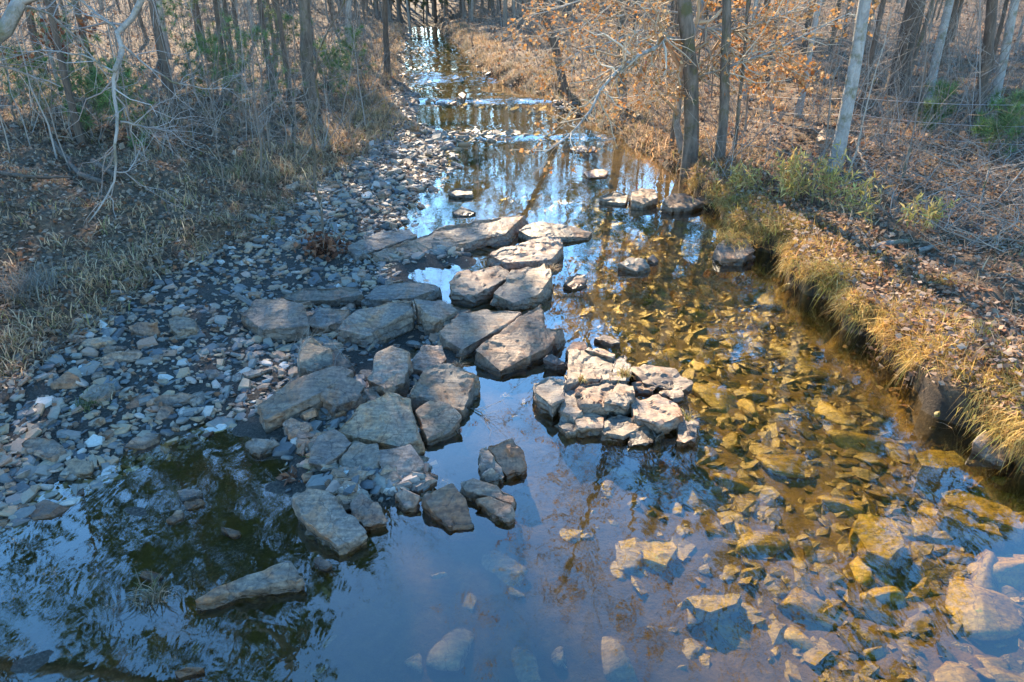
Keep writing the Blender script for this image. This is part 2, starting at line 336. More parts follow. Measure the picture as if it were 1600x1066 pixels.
# ------------------------------------------------------------------ rocks
def rock_mesh(name, top, base, mat, rough=0.014, bevel=0.006, spread=1.04, target=0.034, seed=0.0, strata=1.0):
    """top: (n,3) outline of the upper face; sides drop to the bed at height base"""
    top = np.asarray(top, float); n = len(top); c = top.mean(0)
    bm = bmesh.new()
    tv = [bm.verts.new(p) for p in top]
    hgt = max(0.04, top[:, 2].mean() - base)
    rng = random.Random(int(seed * 1000) + 7)
    mv = []; bv = []
    for p in top:
        s = 1 + (spread - 1) * rng.uniform(0.3, 0.9); q = c + (p - c) * s; mv.append(bm.verts.new((q[0], q[1], base + (p[2] - base) * rng.uniform(0.4, 0.6))))
        s = spread; q = c + (p - c) * s; bv.append(bm.verts.new((q[0], q[1], base)))
    bm.faces.new(tv)
    for i in range(n):
        j = (i + 1) % n
        bm.faces.new((tv[j], tv[i], mv[i], mv[j])); bm.faces.new((mv[j], mv[i], bv[i], bv[j]))
    bm.faces.new(bv[::-1])
    bmesh.ops.recalc_face_normals(bm, faces=bm.faces)
    es = [e for e in bm.edges if e.verts[0] in tv or e.verts[1] in tv]
    try: bmesh.ops.bevel(bm, geom=es, offset=bevel, segments=1, affect='EDGES', clamp_overlap=True)
    except Exception: pass
    bmesh.ops.triangulate(bm, faces=bm.faces)
    for _ in range(6):
        long = [e for e in bm.edges if e.calc_length() > target * 1.5]
        if not long: break
        bmesh.ops.subdivide_edges(bm, edges=long, cuts=1, use_grid_fill=False)
        bmesh.ops.triangulate(bm, faces=[f for f in bm.faces if len(f.verts) > 3])
    bmesh.ops.remove_doubles(bm, verts=bm.verts, dist=0.002)
    bm.normal_update()
    co = np.array([v.co for v in bm.verts]); no = np.array([v.normal for v in bm.verts])
    sp = co + seed * 3.7
    sd = 1 - np.abs(no[:, 2]) ** 2 * 0.8
    d = rough * 0.6 * fbm(sp * 3.0, 3) + rough * 0.6 * (np.abs(fbm(sp * 8.0 + 5, 3)) - 0.35)
    r2 = np.random.default_rng(int(seed * 977) + 3); K = 16
    cc = co[r2.integers(0, len(co), K)]; nn = r2.normal(size=(K, 3)); nn /= np.linalg.norm(nn, axis=1, keepdims=True)
    near = np.argmin(((co[:, None] - cc[None]) ** 2).sum(2) + 0.0, axis=1)
    d = d + np.clip(0.30 * ((co - cc[near]) * nn[near]).sum(1), -rough * 1.4, rough * 1.4) * sd
    q = fbm(sp * np.array([1.2, 1.2, 1.2]) + 40, 2) * 3.0 + sp[:, 2] * 9
    d = d + strata * rough * 0.9 * (np.floor(q) - q + 0.5) * sd
    d = d + np.floor(fbm(sp * np.array([1.7, 1.7, 0.5]) + 9, 3) * 2.6) * rough * 0.75 * np.clip(no[:, 2], 0, 1)
    co = co + no * d[:, None]
    for v, p in zip(bm.verts, co): v.co = p
    me = bpy.data.meshes.new(name); bm.to_mesh(me); bm.free()
    me.polygons.foreach_set('use_smooth', np.ones(len(me.polygons), bool)); me.set_sharp_from_angle(angle=math.radians(20))
    me.materials.append(mat); return me

_seed = [0.0]
def rock(label, pts, base=-0.16, mat=None, name='rock', cat='rock', parent=None, group=None, keep=6, **kw):
    """pts: (u, v, height of that corner over the water)"""
    top = np.array([at(u, v, h) for u, v, h in pts]); _seed[0] += 1.37
    while len(top) > keep:
        ar = [np.linalg.norm(np.cross(top[i - 1] - top[i], top[(i + 1) % len(top)] - top[i])) for i in range(len(top))]; top = np.delete(top, int(np.argmin(ar)), 0)
    # outline counter-clockwise seen from above
    a = 0.5 * np.sum(top[:, 0] * np.roll(top[:, 1], -1) - np.roll(top[:, 0], -1) * top[:, 1])
    if a < 0: top = top[::-1]
    c = top.mean(0); c[2] = base
    me = rock_mesh(name, top - c, 0.0, mat or M_SLATE, seed=_seed[0], **kw)
    if parent: 
        o = link(name, me, parent=parent); o.location = Vector(c) - parent.location; return o
    return link(name, me, label=label, cat=cat, group=group, loc=c)

def H(pts, h): return [(u, v, h) for u, v in pts]

ROCKS = [
 ('long pale topped slab lying alone in blue water nearest the camera', [(303,938,.10),(345,912,.12),(400,895,.15),(432,893,.16),(452,879,.18),(475,890,.17),(474,902,.13),(430,915,.10),(380,922,.09),(330,934,.08)], M_TAN, {}),
 ('large flat lavender boulder tilted over its dark shadow in the water', [(460,775,.26),(480,760,.30),(515,766,.30),(537,788,.26),(572,832,.12),(562,843,.10),(527,855,.09),(500,836,.14),(474,808,.20)], M_SLATE, {}),
 ('rust brown pointed stone beside the large lavender boulder', [(547,786,.15),(565,772,.18),(590,786,.15),(605,814,.06),(577,824,.06),(556,812,.08)], M_RUST, {}),
 ('brown wedge boulder with dead grass on it above its reflection', [(662,775,.16),(676,760,.22),(706,757,.24),(726,780,.18),(740,818,.05),(702,822,.05),(672,800,.09)], M_RUST, {}),
 ('narrow grey stone lying behind the mossy crusted stone', [(722,755,.12),(740,748,.14),(775,758,.13),(803,774,.09),(800,784,.07),(768,780,.07),(728,768,.09)], M_TAN, {}),
 ('mossy crusted stone in front of its narrow grey neighbour', [(742,778,.10),(765,773,.13),(800,789,.12),(808,805,.07),(795,815,.05),(762,800,.05)], M_SLATE, {}),
 ('reddish upright slab standing in blue water, larger of a split pair', [(762,695,.26),(800,685,.32),(822,713,.16),(821,727,.08),(791,743,.06)], M_RUST, {}),
 ('dark half of the split upright rock, on the side of the gravel', [(750,702,.22),(760,695,.25),(790,744,.06),(783,750,.05),(752,742,.07)], M_SLATE, {}),
 ('small dark triangular stone leaning on the foot of the split rock', [(752,742,.10),(768,731,.15),(784,742,.08),(783,750,.04),(760,752,.04)], M_SLATE, {}),
 ('rounded slab above the green grass tuft, first of three in a row', [(482,722,.18),(495,682,.30),(522,672,.32),(552,690,.26),(527,714,.22),(505,728,.16)], M_SLATE, {}),
 ('middle slab of the three in a row with pale lichen on top', [(526,716,.20),(556,691,.27),(588,694,.28),(592,718,.20),(578,748,.08),(545,738,.10)], M_SLATE, {}),
 ('rounded grey slab with a lichen streak, last of three in a row', [(593,702,.26),(640,695,.28),(660,724,.18),(655,745,.10),(622,764,.06),(596,745,.10)], M_SLATE, {}),
 ('very large rippled grey slab in the middle of the rock jumble', [(525,672,.26),(562,630,.42),(605,611,.46),(640,624,.42),(656,660,.30),(658,684,.24),(625,699,.20),(580,692,.20),(545,686,.20)], M_SLATE, {'rough': .018}),
 ('low cracked slab between the large rippled slab and the blue water', [(652,642,.22),(672,626,.26),(700,632,.24),(720,650,.17),(714,662,.12),(690,673,.10),(666,686,.09),(656,664,.15)], M_TAN, {}),
 ('bright rough slab with a straight edge on the blue pool', [(636,615,.30),(665,574,.34),(700,567,.34),(746,584,.26),(737,610,.18),(722,640,.10),(700,636,.12),(668,622,.20)], M_TAN, {'rough': .018}),
 ('long tilted slab with a brown lower face and cross cracks', [(402,632,.32),(448,600,.42),(520,572,.50),(552,580,.46),(502,612,.40),(442,642,.30),(414,655,.24)], M_SLATE, {'base': -.1}),
 ('blunt boulder leaning on the front of the long tilted slab', [(498,612,.40),(530,586,.48),(552,590,.46),(571,602,.38),(556,626,.26),(520,636,.24)], M_TAN, {}),
 ('square blue grey block standing upright behind the rippled slab', [(574,575,.40),(590,552,.50),(612,542,.54),(640,547,.50),(644,560,.44),(632,598,.26),(602,607,.24),(572,592,.32)], M_SLATE, {}),
 ('diamond shaped stone between the upright block and the bright slab', [(642,562,.25),(660,540,.32),(690,541,.30),(700,560,.20),(672,582,.12),(646,576,.16)], M_SLATE, {}),
 ('cone shaped blue stone wrapped in pale dead stems', [(465,572,.34),(474,532,.50),(490,526,.54),(515,545,.44),(521,568,.30),(490,580,.26)], M_SLATE, {}),
 ('brown backed stone touching the cone shaped blue stone', [(505,560,.30),(525,548,.36),(545,556,.34),(552,572,.24),(525,580,.22)], M_RUST, {}),
 ('great slab with a brown broken face, one side of the V', [(525,515,.36),(560,485,.46),(612,470,.50),(646,465,.50),(642,482,.44),(602,505,.34),(575,524,.26),(545,523,.28)], M_TAN, {'rough': .018}),
 ('blue sided block closing the V of slabs', [(648,467,.50),(690,469,.48),(712,485,.36),(692,500,.32),(664,490,.42)], M_SLATE, {}),
 ('lichen spotted shoulder of rock beside the V block', [(690,474,.34),(715,478,.32),(735,482,.26),(718,500,.22),(696,510,.24)], M_TAN, {}),
 ('brightest smooth slab tilted towards the camera in mid creek', [(685,522,.22),(718,490,.34),(760,481,.38),(812,489,.34),(792,508,.28),(748,533,.18),(722,547,.12),(692,538,.16)], M_TAN, {'rough': .017}),
 ('broad layered slab with a raised far corner at the blue pool', [(742,546,.20),(782,512,.32),(822,494,.36),(846,474,.44),(859,490,.36),(852,512,.28),(880,509,.26),(852,545,.16),(822,563,.12),(782,580,.08),(746,570,.10)], M_TAN, {'rough': .02}),
 ('hollowed slab on the far side of the bright slabs', [(700,440,.26),(722,425,.32),(780,417,.34),(802,428,.30),(776,448,.22),(745,460,.18),(706,455,.18)], M_TAN, {'rough': .02}),
 ('cracked twin block at the channel edge beside the hollowed slab', [(770,458,.24),(802,424,.36),(850,411,.38),(863,430,.32),(842,460,.20),(802,472,.16)], M_TAN, {'rough': .02}),
 ('sunlit block with a mossy corner above the twin block', [(760,396,.24),(792,384,.32),(832,374,.36),(876,369,.34),(879,385,.26),(862,405,.16),(830,402,.20),(792,410,.18)], M_TAN, {'rough': .02}),
 ('low knobbly ledge reaching farthest into the amber channel', [(810,360,.18),(832,347,.24),(880,350,.18),(926,361,.08),(920,370,.06),(870,369,.12),(832,371,.14)], M_TAN, {'rough': .02}),
 ('long bedrock shelf behind the white puddle', [(585,396,.16),(640,371,.26),(700,351,.30),(760,340,.30),(820,335,.26),(826,347,.22),(790,366,.20),(740,380,.14),(680,390,.10),(610,406,.10)], M_SLATE, {'rough': .024}),
 ('pebbled end of rock beside the long bedrock shelf', [(540,385,.20),(590,365,.26),(640,358,.26),(650,368,.22),(600,388,.16),(555,400,.14)], M_SLATE, {'rough': .02}),
 ('large humped boulder at the gravel edge with a brown flank', [(378,490,.36),(400,468,.48),(440,464,.50),(472,478,.46),(481,508,.30),(450,520,.26),(410,516,.28)], M_TAN, {'base': -.05}),
 ('split flat stone between the humped boulder and the V slab', [(475,496,.26),(500,480,.32),(545,484,.30),(538,498,.22),(510,510,.16),(485,510,.18)], M_SLATE, {}),
 ('long low slab lying across behind the humped boulder', [(430,464,.22),(470,450,.28),(560,446,.26),(566,460,.20),(520,468,.14),(460,470,.14)], M_SLATE, {'base': -.05}),
 ('broad blue flat slab beside the white puddle', [(566,466,.18),(592,444,.24),(640,438,.26),(690,448,.22),(650,464,.16),(602,470,.14)], M_SLATE, {}),
 ('oval pale boulder alone in the reflecting channel', [(967,412,.10),(985,403,.16),(1008,407,.14),(1014,418,.06),(994,425,.04)], M_TAN, {}),
 ('small dark stone touching the oval pale boulder', [(1012,403,.08),(1020,398,.10),(1030,406,.05),(1022,411,.03)], M_SLATE, {}),
 ('sloping boulder in the channel, first of three before the bank', [(938,306,.14),(960,297,.22),(980,304,.16),(977,317,.06),(948,315,.06)], M_TAN, {}),
 ('boxy boulder in the channel, middle of three before the bank', [(986,300,.26),(1002,293,.32),(1024,296,.28),(1027,310,.16),(1006,318,.14),(987,313,.18)], M_TAN, {}),
 ('broad brown boulder nearest the bank of the three in line', [(1034,316,.20),(1050,303,.30),(1078,302,.28),(1098,316,.14),(1080,326,.08),(1050,326,.10)], M_TAN, {}),
 ('flat stone between the broad brown boulder and the bank', [(1088,307,.16),(1115,302,.16),(1130,312,.10),(1100,318,.06)], M_SLATE, {}),
 ('speckled flat stone showing just above the far amber water', [(912,270,.06),(930,264,.08),(950,268,.06),(945,277,.02),(920,278,.02)], M_TAN, {}),
 ('dark flat stone in the far channel under the drooping branch', [(890,232,.07),(905,227,.09),(930,230,.07),(928,236,.03),(900,237,.03)], M_SLATE, {}),
 ('log shaped dark rock on the far gravel point', [(700,298,.14),(712,293,.18),(738,294,.16),(738,303,.08),(712,305,.08)], M_SLATE, {}),
 ('pointed dark stones set in the white glare of the far pool', [(706,330,.08),(722,323,.13),(745,330,.06),(735,336,.03),(712,336,.04)], M_SLATE, {}),
 ('mossy rock under a golden grass tuft at the bank foot', [(1118,385,.22),(1135,372,.30),(1165,373,.30),(1180,392,.18),(1160,405,.10),(1128,404,.12)], M_SLATE, {}),
 ('blue grey slab at the foot of the undercut bank', [(1523,690,.14),(1540,672,.20),(1566,684,.18),(1592,704,.12),(1572,722,.06),(1542,710,.08)], M_SLATE, {}),
 ('big smooth grey stone on the gravel near the lower pool', [(28,692,.22),(45,680,.26),(85,684,.24),(104,702,.16),(78,714,.12),(45,706,.14)], M_SLATE, {'base': -.02}),
 ('squarish blue stone at the edge of the lower pool', [(104,722,.12),(120,716,.14),(142,722,.12),(141,738,.06),(108,742,.05)], M_SLATE, {'base': -.05}),
 ('long box shaped stone lying across the gravel bar', [(155,560,.28),(172,550,.32),(217,545,.32),(214,556,.24),(160,566,.24)], M_TAN, {'base': .05}),
 ('pinkish wedge stone highest on the gravel bar', [(200,510,.32),(215,504,.35),(246,503,.35),(245,514,.27),(224,523,.24),(203,516,.27)], M_RUST, {'base': .05}),
 ('brown squared stone behind the pinkish wedge stone', [(262,500,.32),(275,492,.36),(306,497,.34),(304,510,.27),(275,515,.26)], M_TAN, {'base': .05}),
 ('grey pointed slab among the cobbles near dry grass', [(78,600,.28),(105,580,.34),(126,590,.28),(112,600,.24)], M_SLATE, {'base': .08}),
 ('long shark shaped stone pointing at the dark pool', [(230,628,.17),(250,617,.20),(290,612,.18),(306,618,.13),(280,628,.10),(245,632,.11)], M_TAN, {'base': -.02}),
 ('oval slate stone behind the shark shaped stone', [(196,632,.16),(212,618,.20),(234,615,.18),(228,630,.12),(205,641,.10)], M_SLATE, {'base': -.02}),
 ('smooth blue stone beside the shark shaped stone', [(240,648,.12),(252,636,.15),(271,635,.14),(264,652,.07),(250,658,.06)], M_SLATE, {'base': -.03}),
 ('dark low pyramid stone at the head of the blue pool', [(381,690,.10),(395,684,.15),(425,685,.13),(436,694,.06),(405,711,.03)], M_SLATE, {}),
 ('grey rectangular stone in the small stones by the pool', [(442,662,.20),(455,653,.22),(484,664,.18),(480,676,.11),(456,684,.10)], M_SLATE, {}),
 ('round grey cobble among small stones above the lavender boulder', [(527,765,.15),(540,753,.18),(556,757,.16),(556,774,.09),(538,784,.07)], M_SLATE, {}),
 ('blue grey stone next to the brown wedge boulder', [(617,770,.13),(630,764,.15),(656,775,.11),(650,792,.05),(630,790,.06)], M_SLATE, {}),
 ('thin grey flake floating low in the lower pool', [(277,766,.05),(290,763,.06),(315,766,.06),(308,775,.03),(285,782,.02)], M_SLATE, {'spread': 1.02}),
 ('tan edged stone next to the thin grey flake', [(288,784,.05),(300,779,.06),(318,778,.06),(316,786,.03),(295,795,.02)], M_TAN, {}),
 ('fin shaped grey stone in the middle of the lower pool', [(259,812,.03),(275,797,.07),(285,796,.06),(284,808,.02),(272,817,.01)], M_TAN, {}),
 ('small fish shaped stone in the dark tree reflection', [(344,823,.04),(360,826,.06),(374,829,.04),(366,837,.01)], M_TAN, {}),
 ('small dark stone in the reflection of the pine', [(217,894,.04),(228,889,.07),(252,894,.05),(240,907,.01),(225,903,.01)], M_SLATE, {}),
 ('dark broken stone near the tip of the long foreground slab', [(488,872,.06),(500,868,.08),(520,882,.05),(512,890,.01),(495,886,.02)], M_RUST, {}),
 ('low pale stone at the bottom edge of the picture', [(270,1048,.05),(290,1040,.07),(318,1042,.05),(300,1054,.01),(278,1060,.01)], M_TAN, {}),
 ('grey angular stone at the channel end of the layered slab', [(880,440,.10),(900,425,.15),(915,430,.12),(918,442,.05),(895,452,.04)], M_SLATE, {}),
 ('brown wet cobble by the cracked outcrop', [(848,560,.14),(862,552,.17),(886,568,.09),(870,572,.06)], M_RUST, {}),
 ('blue triangular flat stone behind the cracked outcrop', [(884,548,.10),(895,534,.14),(915,534,.14),(918,548,.08)], M_SLATE, {}),
 ('thin dark stone at the water behind the cracked outcrop', [(930,528,.06),(945,523,.08),(970,535,.04),(955,538,.03)], M_SLATE, {}),
 ('square grey stone resting in the mid channel riffle', [(716,148,.30),(722,143,.33),(728,148,.28),(724,154,.22)], M_SLATE, {}),
]
for lab, pts, mat, kw in ROCKS:
    rock(lab, [(u, v, h if h < .12 or kw.get('base', -1) > 0 else .12 + (h - .12) * .75) for u, v, h in pts], mat=mat, **kw)

# the cracked outcrop: one ledge broken into blocks
oc = bpy.data.objects.new('rock_outcrop', None); COL.objects.link(oc)
oc.location = Vector(at(950, 640, -0.2)); oc['label'] = 'sunlit outcrop cracked into tan blocks standing in the channel'; oc['category'] = 'outcrop'
BLOCKS = [
 ([(835,600),(856,592),(884,598),(880,622),(862,632),(838,612)], .30), ([(892,550),(915,549),(957,562),(950,590),(925,589),(890,597)], .34),
 ([(916,546),(940,545),(959,553),(957,560),(917,549)], .38), ([(961,558),(976,557),(983,580),(976,594),(955,592)], .36),
 ([(886,602),(906,600),(906,640),(896,650),(878,640)], .24), ([(909,601),(950,592),(966,596),(945,628),(910,628)], .33),
 ([(968,596),(987,603),(990,620),(976,632),(947,628)], .33), ([(903,655),(920,648),(940,652),(939,668),(905,668)], .16),
 ([(941,655),(970,649),(986,652),(1000,662),(976,678),(945,674)], .16), ([(993,628),(1030,621),(1050,630),(1059,652),(1030,662),(995,650)], .24),
 ([(985,678),(1010,662),(1022,668),(1022,690),(985,694)], .09), ([(1012,660),(1036,663),(1036,676),(1024,684)], .12),
 ([(880,645),(896,652),(902,672),(885,675),(872,662)], .15), ([(988,578),(1010,573),(1050,580),(1073,598),(1062,608),(1034,602),(1008,598)], .13),
 ([(990,600),(1008,596),(1022,602),(1020,612),(996,612)], .10), ([(1060,668),(1072,656),(1088,664),(1087,680),(1072,690),(1060,686)], .15),
 ([(1035,606),(1058,608),(1068,618),(1050,622),(1036,616)], .07)]
for pts, h in BLOCKS:
    rr = random.Random(len(pts) + int(h * 1000))
    cu, cv = np.mean([p[0] for p in pts]), np.mean([p[1] for p in pts])
    rock(None, [(cu + (u - cu) * 1.13 + rr.uniform(-2, 2), cv + (v - cv) * 1.13 + rr.uniform(-2, 2), h * .56 + rr.uniform(-.015, .015)) for u, v in pts], base=-.3, mat=M_TAN, name='block', parent=oc, rough=.024, bevel=.005, spread=1.02)

# ------------------------------------------------------------------ loose stones
def stone_mesh(seed, mat, flat=0.45, sub=2):
    r = random.Random(seed); bm = bmesh.new()
    bmesh.ops.create_icosphere(bm, subdivisions=sub, radius=1.0)
    sx, sy, sz = r.uniform(0.75, 1.25), r.uniform(0.55, 0.95), r.uniform(flat * 0.6, flat * 1.2)
    planes = []
    for _ in range(11):
        nv = Vector((r.gauss(0, 1), r.gauss(0, 1), r.gauss(0, 0.9))).normalized(); planes.append((nv, r.uniform(0.45, 0.8)))
    for v in bm.verts:
        p = v.co.copy()
        for nv, d in planes:
            k = p.dot(nv)
            if k > d: p -= nv * (k - d)
        v.co = (p.x * sx * 1.3, p.y * sy * 1.3, p.z * sz * 1.3)
    bmesh.ops.remove_doubles(bm, verts=bm.verts, dist=0.06 if sub == 2 else 0.02)
    me = bpy.data.meshes.new('stone'); bm.to_mesh(me); bm.free(); me.materials.append(mat)
    me.polygons.foreach_set('use_smooth', np.full(len(me.polygons), sub > 2)); return me

def shard_mesh(seed, mat):
    r = random.Random(seed); n = r.choice((4, 5, 5, 6)); th = r.uniform(.22, .42); ph = r.random() * 6.28; st = r.uniform(.5, .85)
    ang = sorted(ph + 6.283 * (i + r.uniform(-.28, .28)) / n for i in range(n)); tx, ty = r.uniform(-.2, .2), r.uniform(-.2, .2)
    bm = bmesh.new(); lo, hi, ap = [], [], []
    for a in ang:
        q = r.uniform(.85, 1.2); x, y = math.cos(a) * q, math.sin(a) * q * st; k = r.uniform(.62, .92)
        lo.append(bm.verts.new((x * .9, y * .9, -th))); hi.append(bm.verts.new((x, y, th * r.uniform(-.5, .1)))); ap.append(bm.verts.new((x * k, y * k, th * (.6 + tx * x + ty * y * 2))))
    for i in range(n):
        j = (i + 1) % n; bm.faces.new((lo[i], lo[j], hi[j], hi[i])); bm.faces.new((hi[i], hi[j], ap[j], ap[i]))
    bm.faces.new(ap); bm.faces.new(lo[::-1]); bmesh.ops.recalc_face_normals(bm, faces=bm.faces); bmesh.ops.triangulate(bm, faces=[f for f in bm.faces if len(f.verts) > 4])
    me = bpy.data.meshes.new('stone'); bm.to_mesh(me); bm.free(); me.materials.append(mat); return me
STONES = [shard_mesh(100 + i, M_STONE) for i in range(12)]
STONES_TAN = [shard_mesh(140 + i, M_RUST if i < 2 else M_TAN) for i in range(4)]
M_BEDG = rock_material('shaded_bed_stone', (0.085, 0.075, 0.062), (0.13, 0.105, 0.08), (0.14, 0.10, 0.06), lich_at=0.9)  # duller copy of the bed stone, shade of the left bed in its colour
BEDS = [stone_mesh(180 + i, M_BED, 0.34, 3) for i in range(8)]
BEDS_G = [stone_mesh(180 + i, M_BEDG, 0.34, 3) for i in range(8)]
PEB_SRC = [stone_mesh(240 + i, M_STONE, 0.42, 1) for i in range(5)]
STUFF_SRC = [stone_mesh(220 + i, M_STONE, 0.5, 1) for i in range(2)] + [shard_mesh(230 + i, M_STONE) for i in range(7)]

def gravel_spot():
    """a point on the gravel bar or among the slabs"""
    while True:
        y = 4.5 + 24 * RNG.random() ** 1.6
        a, b = Vx(y) - 0.2, Lx(y) + 0.35
        x = a + (b - a) * RNG.random()
        if RNG.random() < 0.30 and 5.2 < y < 13:
            q = PADS[RNG.integers(0, len(PADS))]; x = q[0] + RNG.normal(0, q[2] * .55); y = q[1] + RNG.normal(0, q[2] * .55)
        return x, y
def put_stone(o, x, y, s, z, tilt=0.25):
    o.location = (x, y, z); o.scale = (s, s, s)
    o.rotation_euler = (RNG.normal(0, tilt), RNG.normal(0, tilt), RNG.random() * 6.28)

for i in range(290):
    x, y = gravel_spot(); s = float(np.clip(0.092 * math.exp(RNG.normal(0.2, 0.36)), 0.07, 0.22)) * (1 + max(0, y - 12) * 0.03)
    src = STONES[i % 12] if RNG.random() < 0.78 else STONES_TAN[i % 4]
    o = link('gravel_stone', src, label='loose grey or brown stone, one of many covering the shaded gravel bar', cat='stone', group='loose stones of the gravel bar')
    put_stone(o, x, y, s, max(g1(x, y), -0.03) + s * 0.10)

for i in range(190):
    q = PADS[i % len(PADS)]; x = q[0] + RNG.normal(0, q[2] * .6); y = q[1] + RNG.normal(0, q[2] * .6); s = float(np.clip(0.075 * math.exp(RNG.normal(0.1, 0.35)), 0.05, 0.16))
    src = STONES[i % 12] if RNG.random() < 0.7 else STONES_TAN[i % 4]
    o = link('rubble_stone', src, label='small angular stone wedged in the gaps between the big creek slabs', cat='stone', group='rubble between the slabs')
    put_stone(o, x, y, s, max(g1(x, y), -0.02) + s * 0.15, .35)

def stuff_stones(name, label, N, spot, size, zoff, mat, srcs):
    Vs, Fs, off = [], [], 0
    base = []
    for me in srcs:
        v = np.zeros(len(me.vertices) * 3); me.vertices.foreach_get('co', v)
        me.calc_loop_triangles(); t = np.zeros(len(me.loop_triangles) * 3, np.int32); me.loop_triangles.foreach_get('vertices', t)
        base.append((v.reshape(-1, 3), t.reshape(-1, 3)))
    pts = np.array([spot() for _ in range(N)]); zz = ground(pts[:, 0], pts[:, 1])
    for i in range(N):
        v, t = base[i % len(base)]; s = size(pts[i]); a = RNG.random() * 6.28; ca, sa = math.cos(a), math.sin(a); tx, ty = RNG.normal(0, .25, 2)
        w = v * s; w = np.stack([w[:, 0] * ca - w[:, 1] * sa, w[:, 0] * sa + w[:, 1] * ca, w[:, 2] + tx * w[:, 0] + ty * w[:, 1]], 1)
        Vs.append(w + (pts[i, 0], pts[i, 1], zz[i] + s * zoff)); Fs.append(t + off); off += len(v)
    c = np.concatenate([np.repeat([[RNG.random()] * 3], len(v), 0) for v in Vs])
    return link(name, mesh_np(name, np.concatenate(Vs), [np.concatenate(Fs)], mat, c), label=label, kind='stuff')

def gravel_mat():
    m, n, l, b = new_mat('small_gravel'); a = n.new('ShaderNodeVertexColor'); a.layer_name = 'Col'
    sep = n.new('ShaderNodeSeparateColor'); l.new(a.outputs[0], sep.inputs[0])
    c = ramp(n, l, sep.outputs[0], [(0.0, (0.07, 0.07, 0.075)), (0.3, (0.18, 0.165, 0.15)), (0.55, (0.27, 0.22, 0.17)), (0.75, (0.36, 0.24, 0.14)), (0.9, (0.36, 0.19, 0.12)), (1.0, (0.50, 0.47, 0.42))])
    f = noise(n, l, 40, 5, 0.7, geo_pos(n)); c = mixc(n, l, 0.6, c, ramp(n, l, f, [(0.3, (0.6, 0.6, 0.6)), (0.7, (1.2, 1.2, 1.2))]), 'MULTIPLY')
    l.new(c, b.inputs['Base Color']); b.inputs['Roughness'].default_value = 0.55; bump(n, l, b, f, 0.5, 0.01); return m
M_GRAVEL = gravel_mat()
stuff_stones('gravel', 'small grey and brown gravel covering the bar on the shaded side', 13500, gravel_spot,
             lambda p: float(np.clip(0.038 * math.exp(RNG.normal(0, 0.58)), 0.016, 0.13)) * (1 + max(0, p[1] - 10) * 0.04), 0.12, M_GRAVEL, STUFF_SRC)

def far_stone_spot():
    k = RNG.random()
    if k < .34: y = 20.9 + RNG.normal(0, .55); t = RNG.random() * .95
    elif k < .5: y = 26.9 + RNG.normal(0, .4); t = RNG.random()
    elif k < .66: y = 24 + 4 * RNG.random(); t = .8 + .24 * RNG.random()
    else: y = 30 + 22 * RNG.random(); t = RNG.random(); t = t if RNG.random() < .45 else (.3 * t if RNG.random() < .4 else 1 - .35 * t)
    return Lx(y) - .3 + (Rx(y) - Lx(y) + .4) * t, y
stuff_stones('riffle_stones', 'small stones breaking the far riffles upstream', 1500, far_stone_spot,
             lambda p: float(np.clip(0.085 * math.exp(RNG.normal(0, 0.45)), 0.04, 0.28)), 0.15, M_GRAVEL, STUFF_SRC)

M_BEDP = rock_material('bed_pebbles', (0.10, 0.07, 0.018), (0.185, 0.128, 0.024), (0.15, 0.11, 0.026), lichen=(0.10, 0.14, 0.02), lich_at=0.72)
def bed_spot():
    while True:
        y = 2.4 + 12.5 * RNG.random() ** 1.5; x = Lx(y) + (Rx(y) - Lx(y) - 0.1) * RNG.random() ** 0.5
        return x, y
def amber_spot():
    while True:
        x, y = bed_spot()
        if x > 1.3 - .15 * (y - 6) + .5 * RNG.normal(): return x, y
for i in range(300):
    x, y = bed_spot(); near = smooth((x - 0.5) / 3.0)
    s = float(np.clip(0.13 * math.exp(RNG.normal(0.0, 0.45)) * (0.75 + 0.55 * near), 0.07, 0.38))
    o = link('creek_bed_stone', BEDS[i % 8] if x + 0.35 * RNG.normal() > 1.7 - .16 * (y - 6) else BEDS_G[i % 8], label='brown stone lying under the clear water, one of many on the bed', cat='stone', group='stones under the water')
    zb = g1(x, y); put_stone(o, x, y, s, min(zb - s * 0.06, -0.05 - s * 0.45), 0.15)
stuff_stones('bed_pebbles', 'small brown pebbles under the clear water', 3800, amber_spot, lambda p: float(np.clip((0.05 + .022 * float(smooth((p[0] - .5) / 2.5))) * math.exp(RNG.normal(0, 0.45)), 0.015, 0.17)), -0.12, M_BEDP, PEB_SRC)
rock('long amber slab under the water near the undercut bank', H([(1468,768),(1500,762),(1560,785),(1610,812),(1600,828),(1540,806),(1480,785)], -.16), base=-.4, mat=M_BED, name='sunken_rock', cat='rock')
rock('narrow amber slab beside the longer one under the water', H([(1468,790),(1490,792),(1560,822),(1570,838),(1520,822),(1475,803)], -.18), base=-.4, mat=M_BED, name='sunken_rock', cat='rock')
rock('broad dark capped slab under the water near the bank', H([(1430,712),(1450,702),(1490,705),(1512,722),(1480,735),(1440,728)], -.10), base=-.4, mat=M_BED, name='sunken_rock', cat='rock')
rock('large green flecked block under the water in the corner', H([(1340,800),(1370,792),(1395,805),(1412,850),(1390,875),(1355,860),(1335,830)], -.2), base=-.45, mat=M_BED, name='sunken_rock', cat='rock')
rock('pale wide flat slab under the water below the outcrop', H([(965,845),(1050,838),(1060,855),(1040,885),(970,860)], -.22), base=-.42, mat=M_BED, name='sunken_rock', cat='rock')
rock('pointed amber slab under the water in the lower centre', H([(1070,932),(1160,928),(1150,945),(1110,958),(1085,950)], -.2), base=-.45, mat=M_BED, name='sunken_rock', cat='rock')
rock('dim drowned slab beside the dark pool on the gravel side', H([(305,645),(340,636),(366,655),(350,668),(320,664)], -.03), base=-.2, mat=M_SLATE, name='sunken_rock', cat='rock')

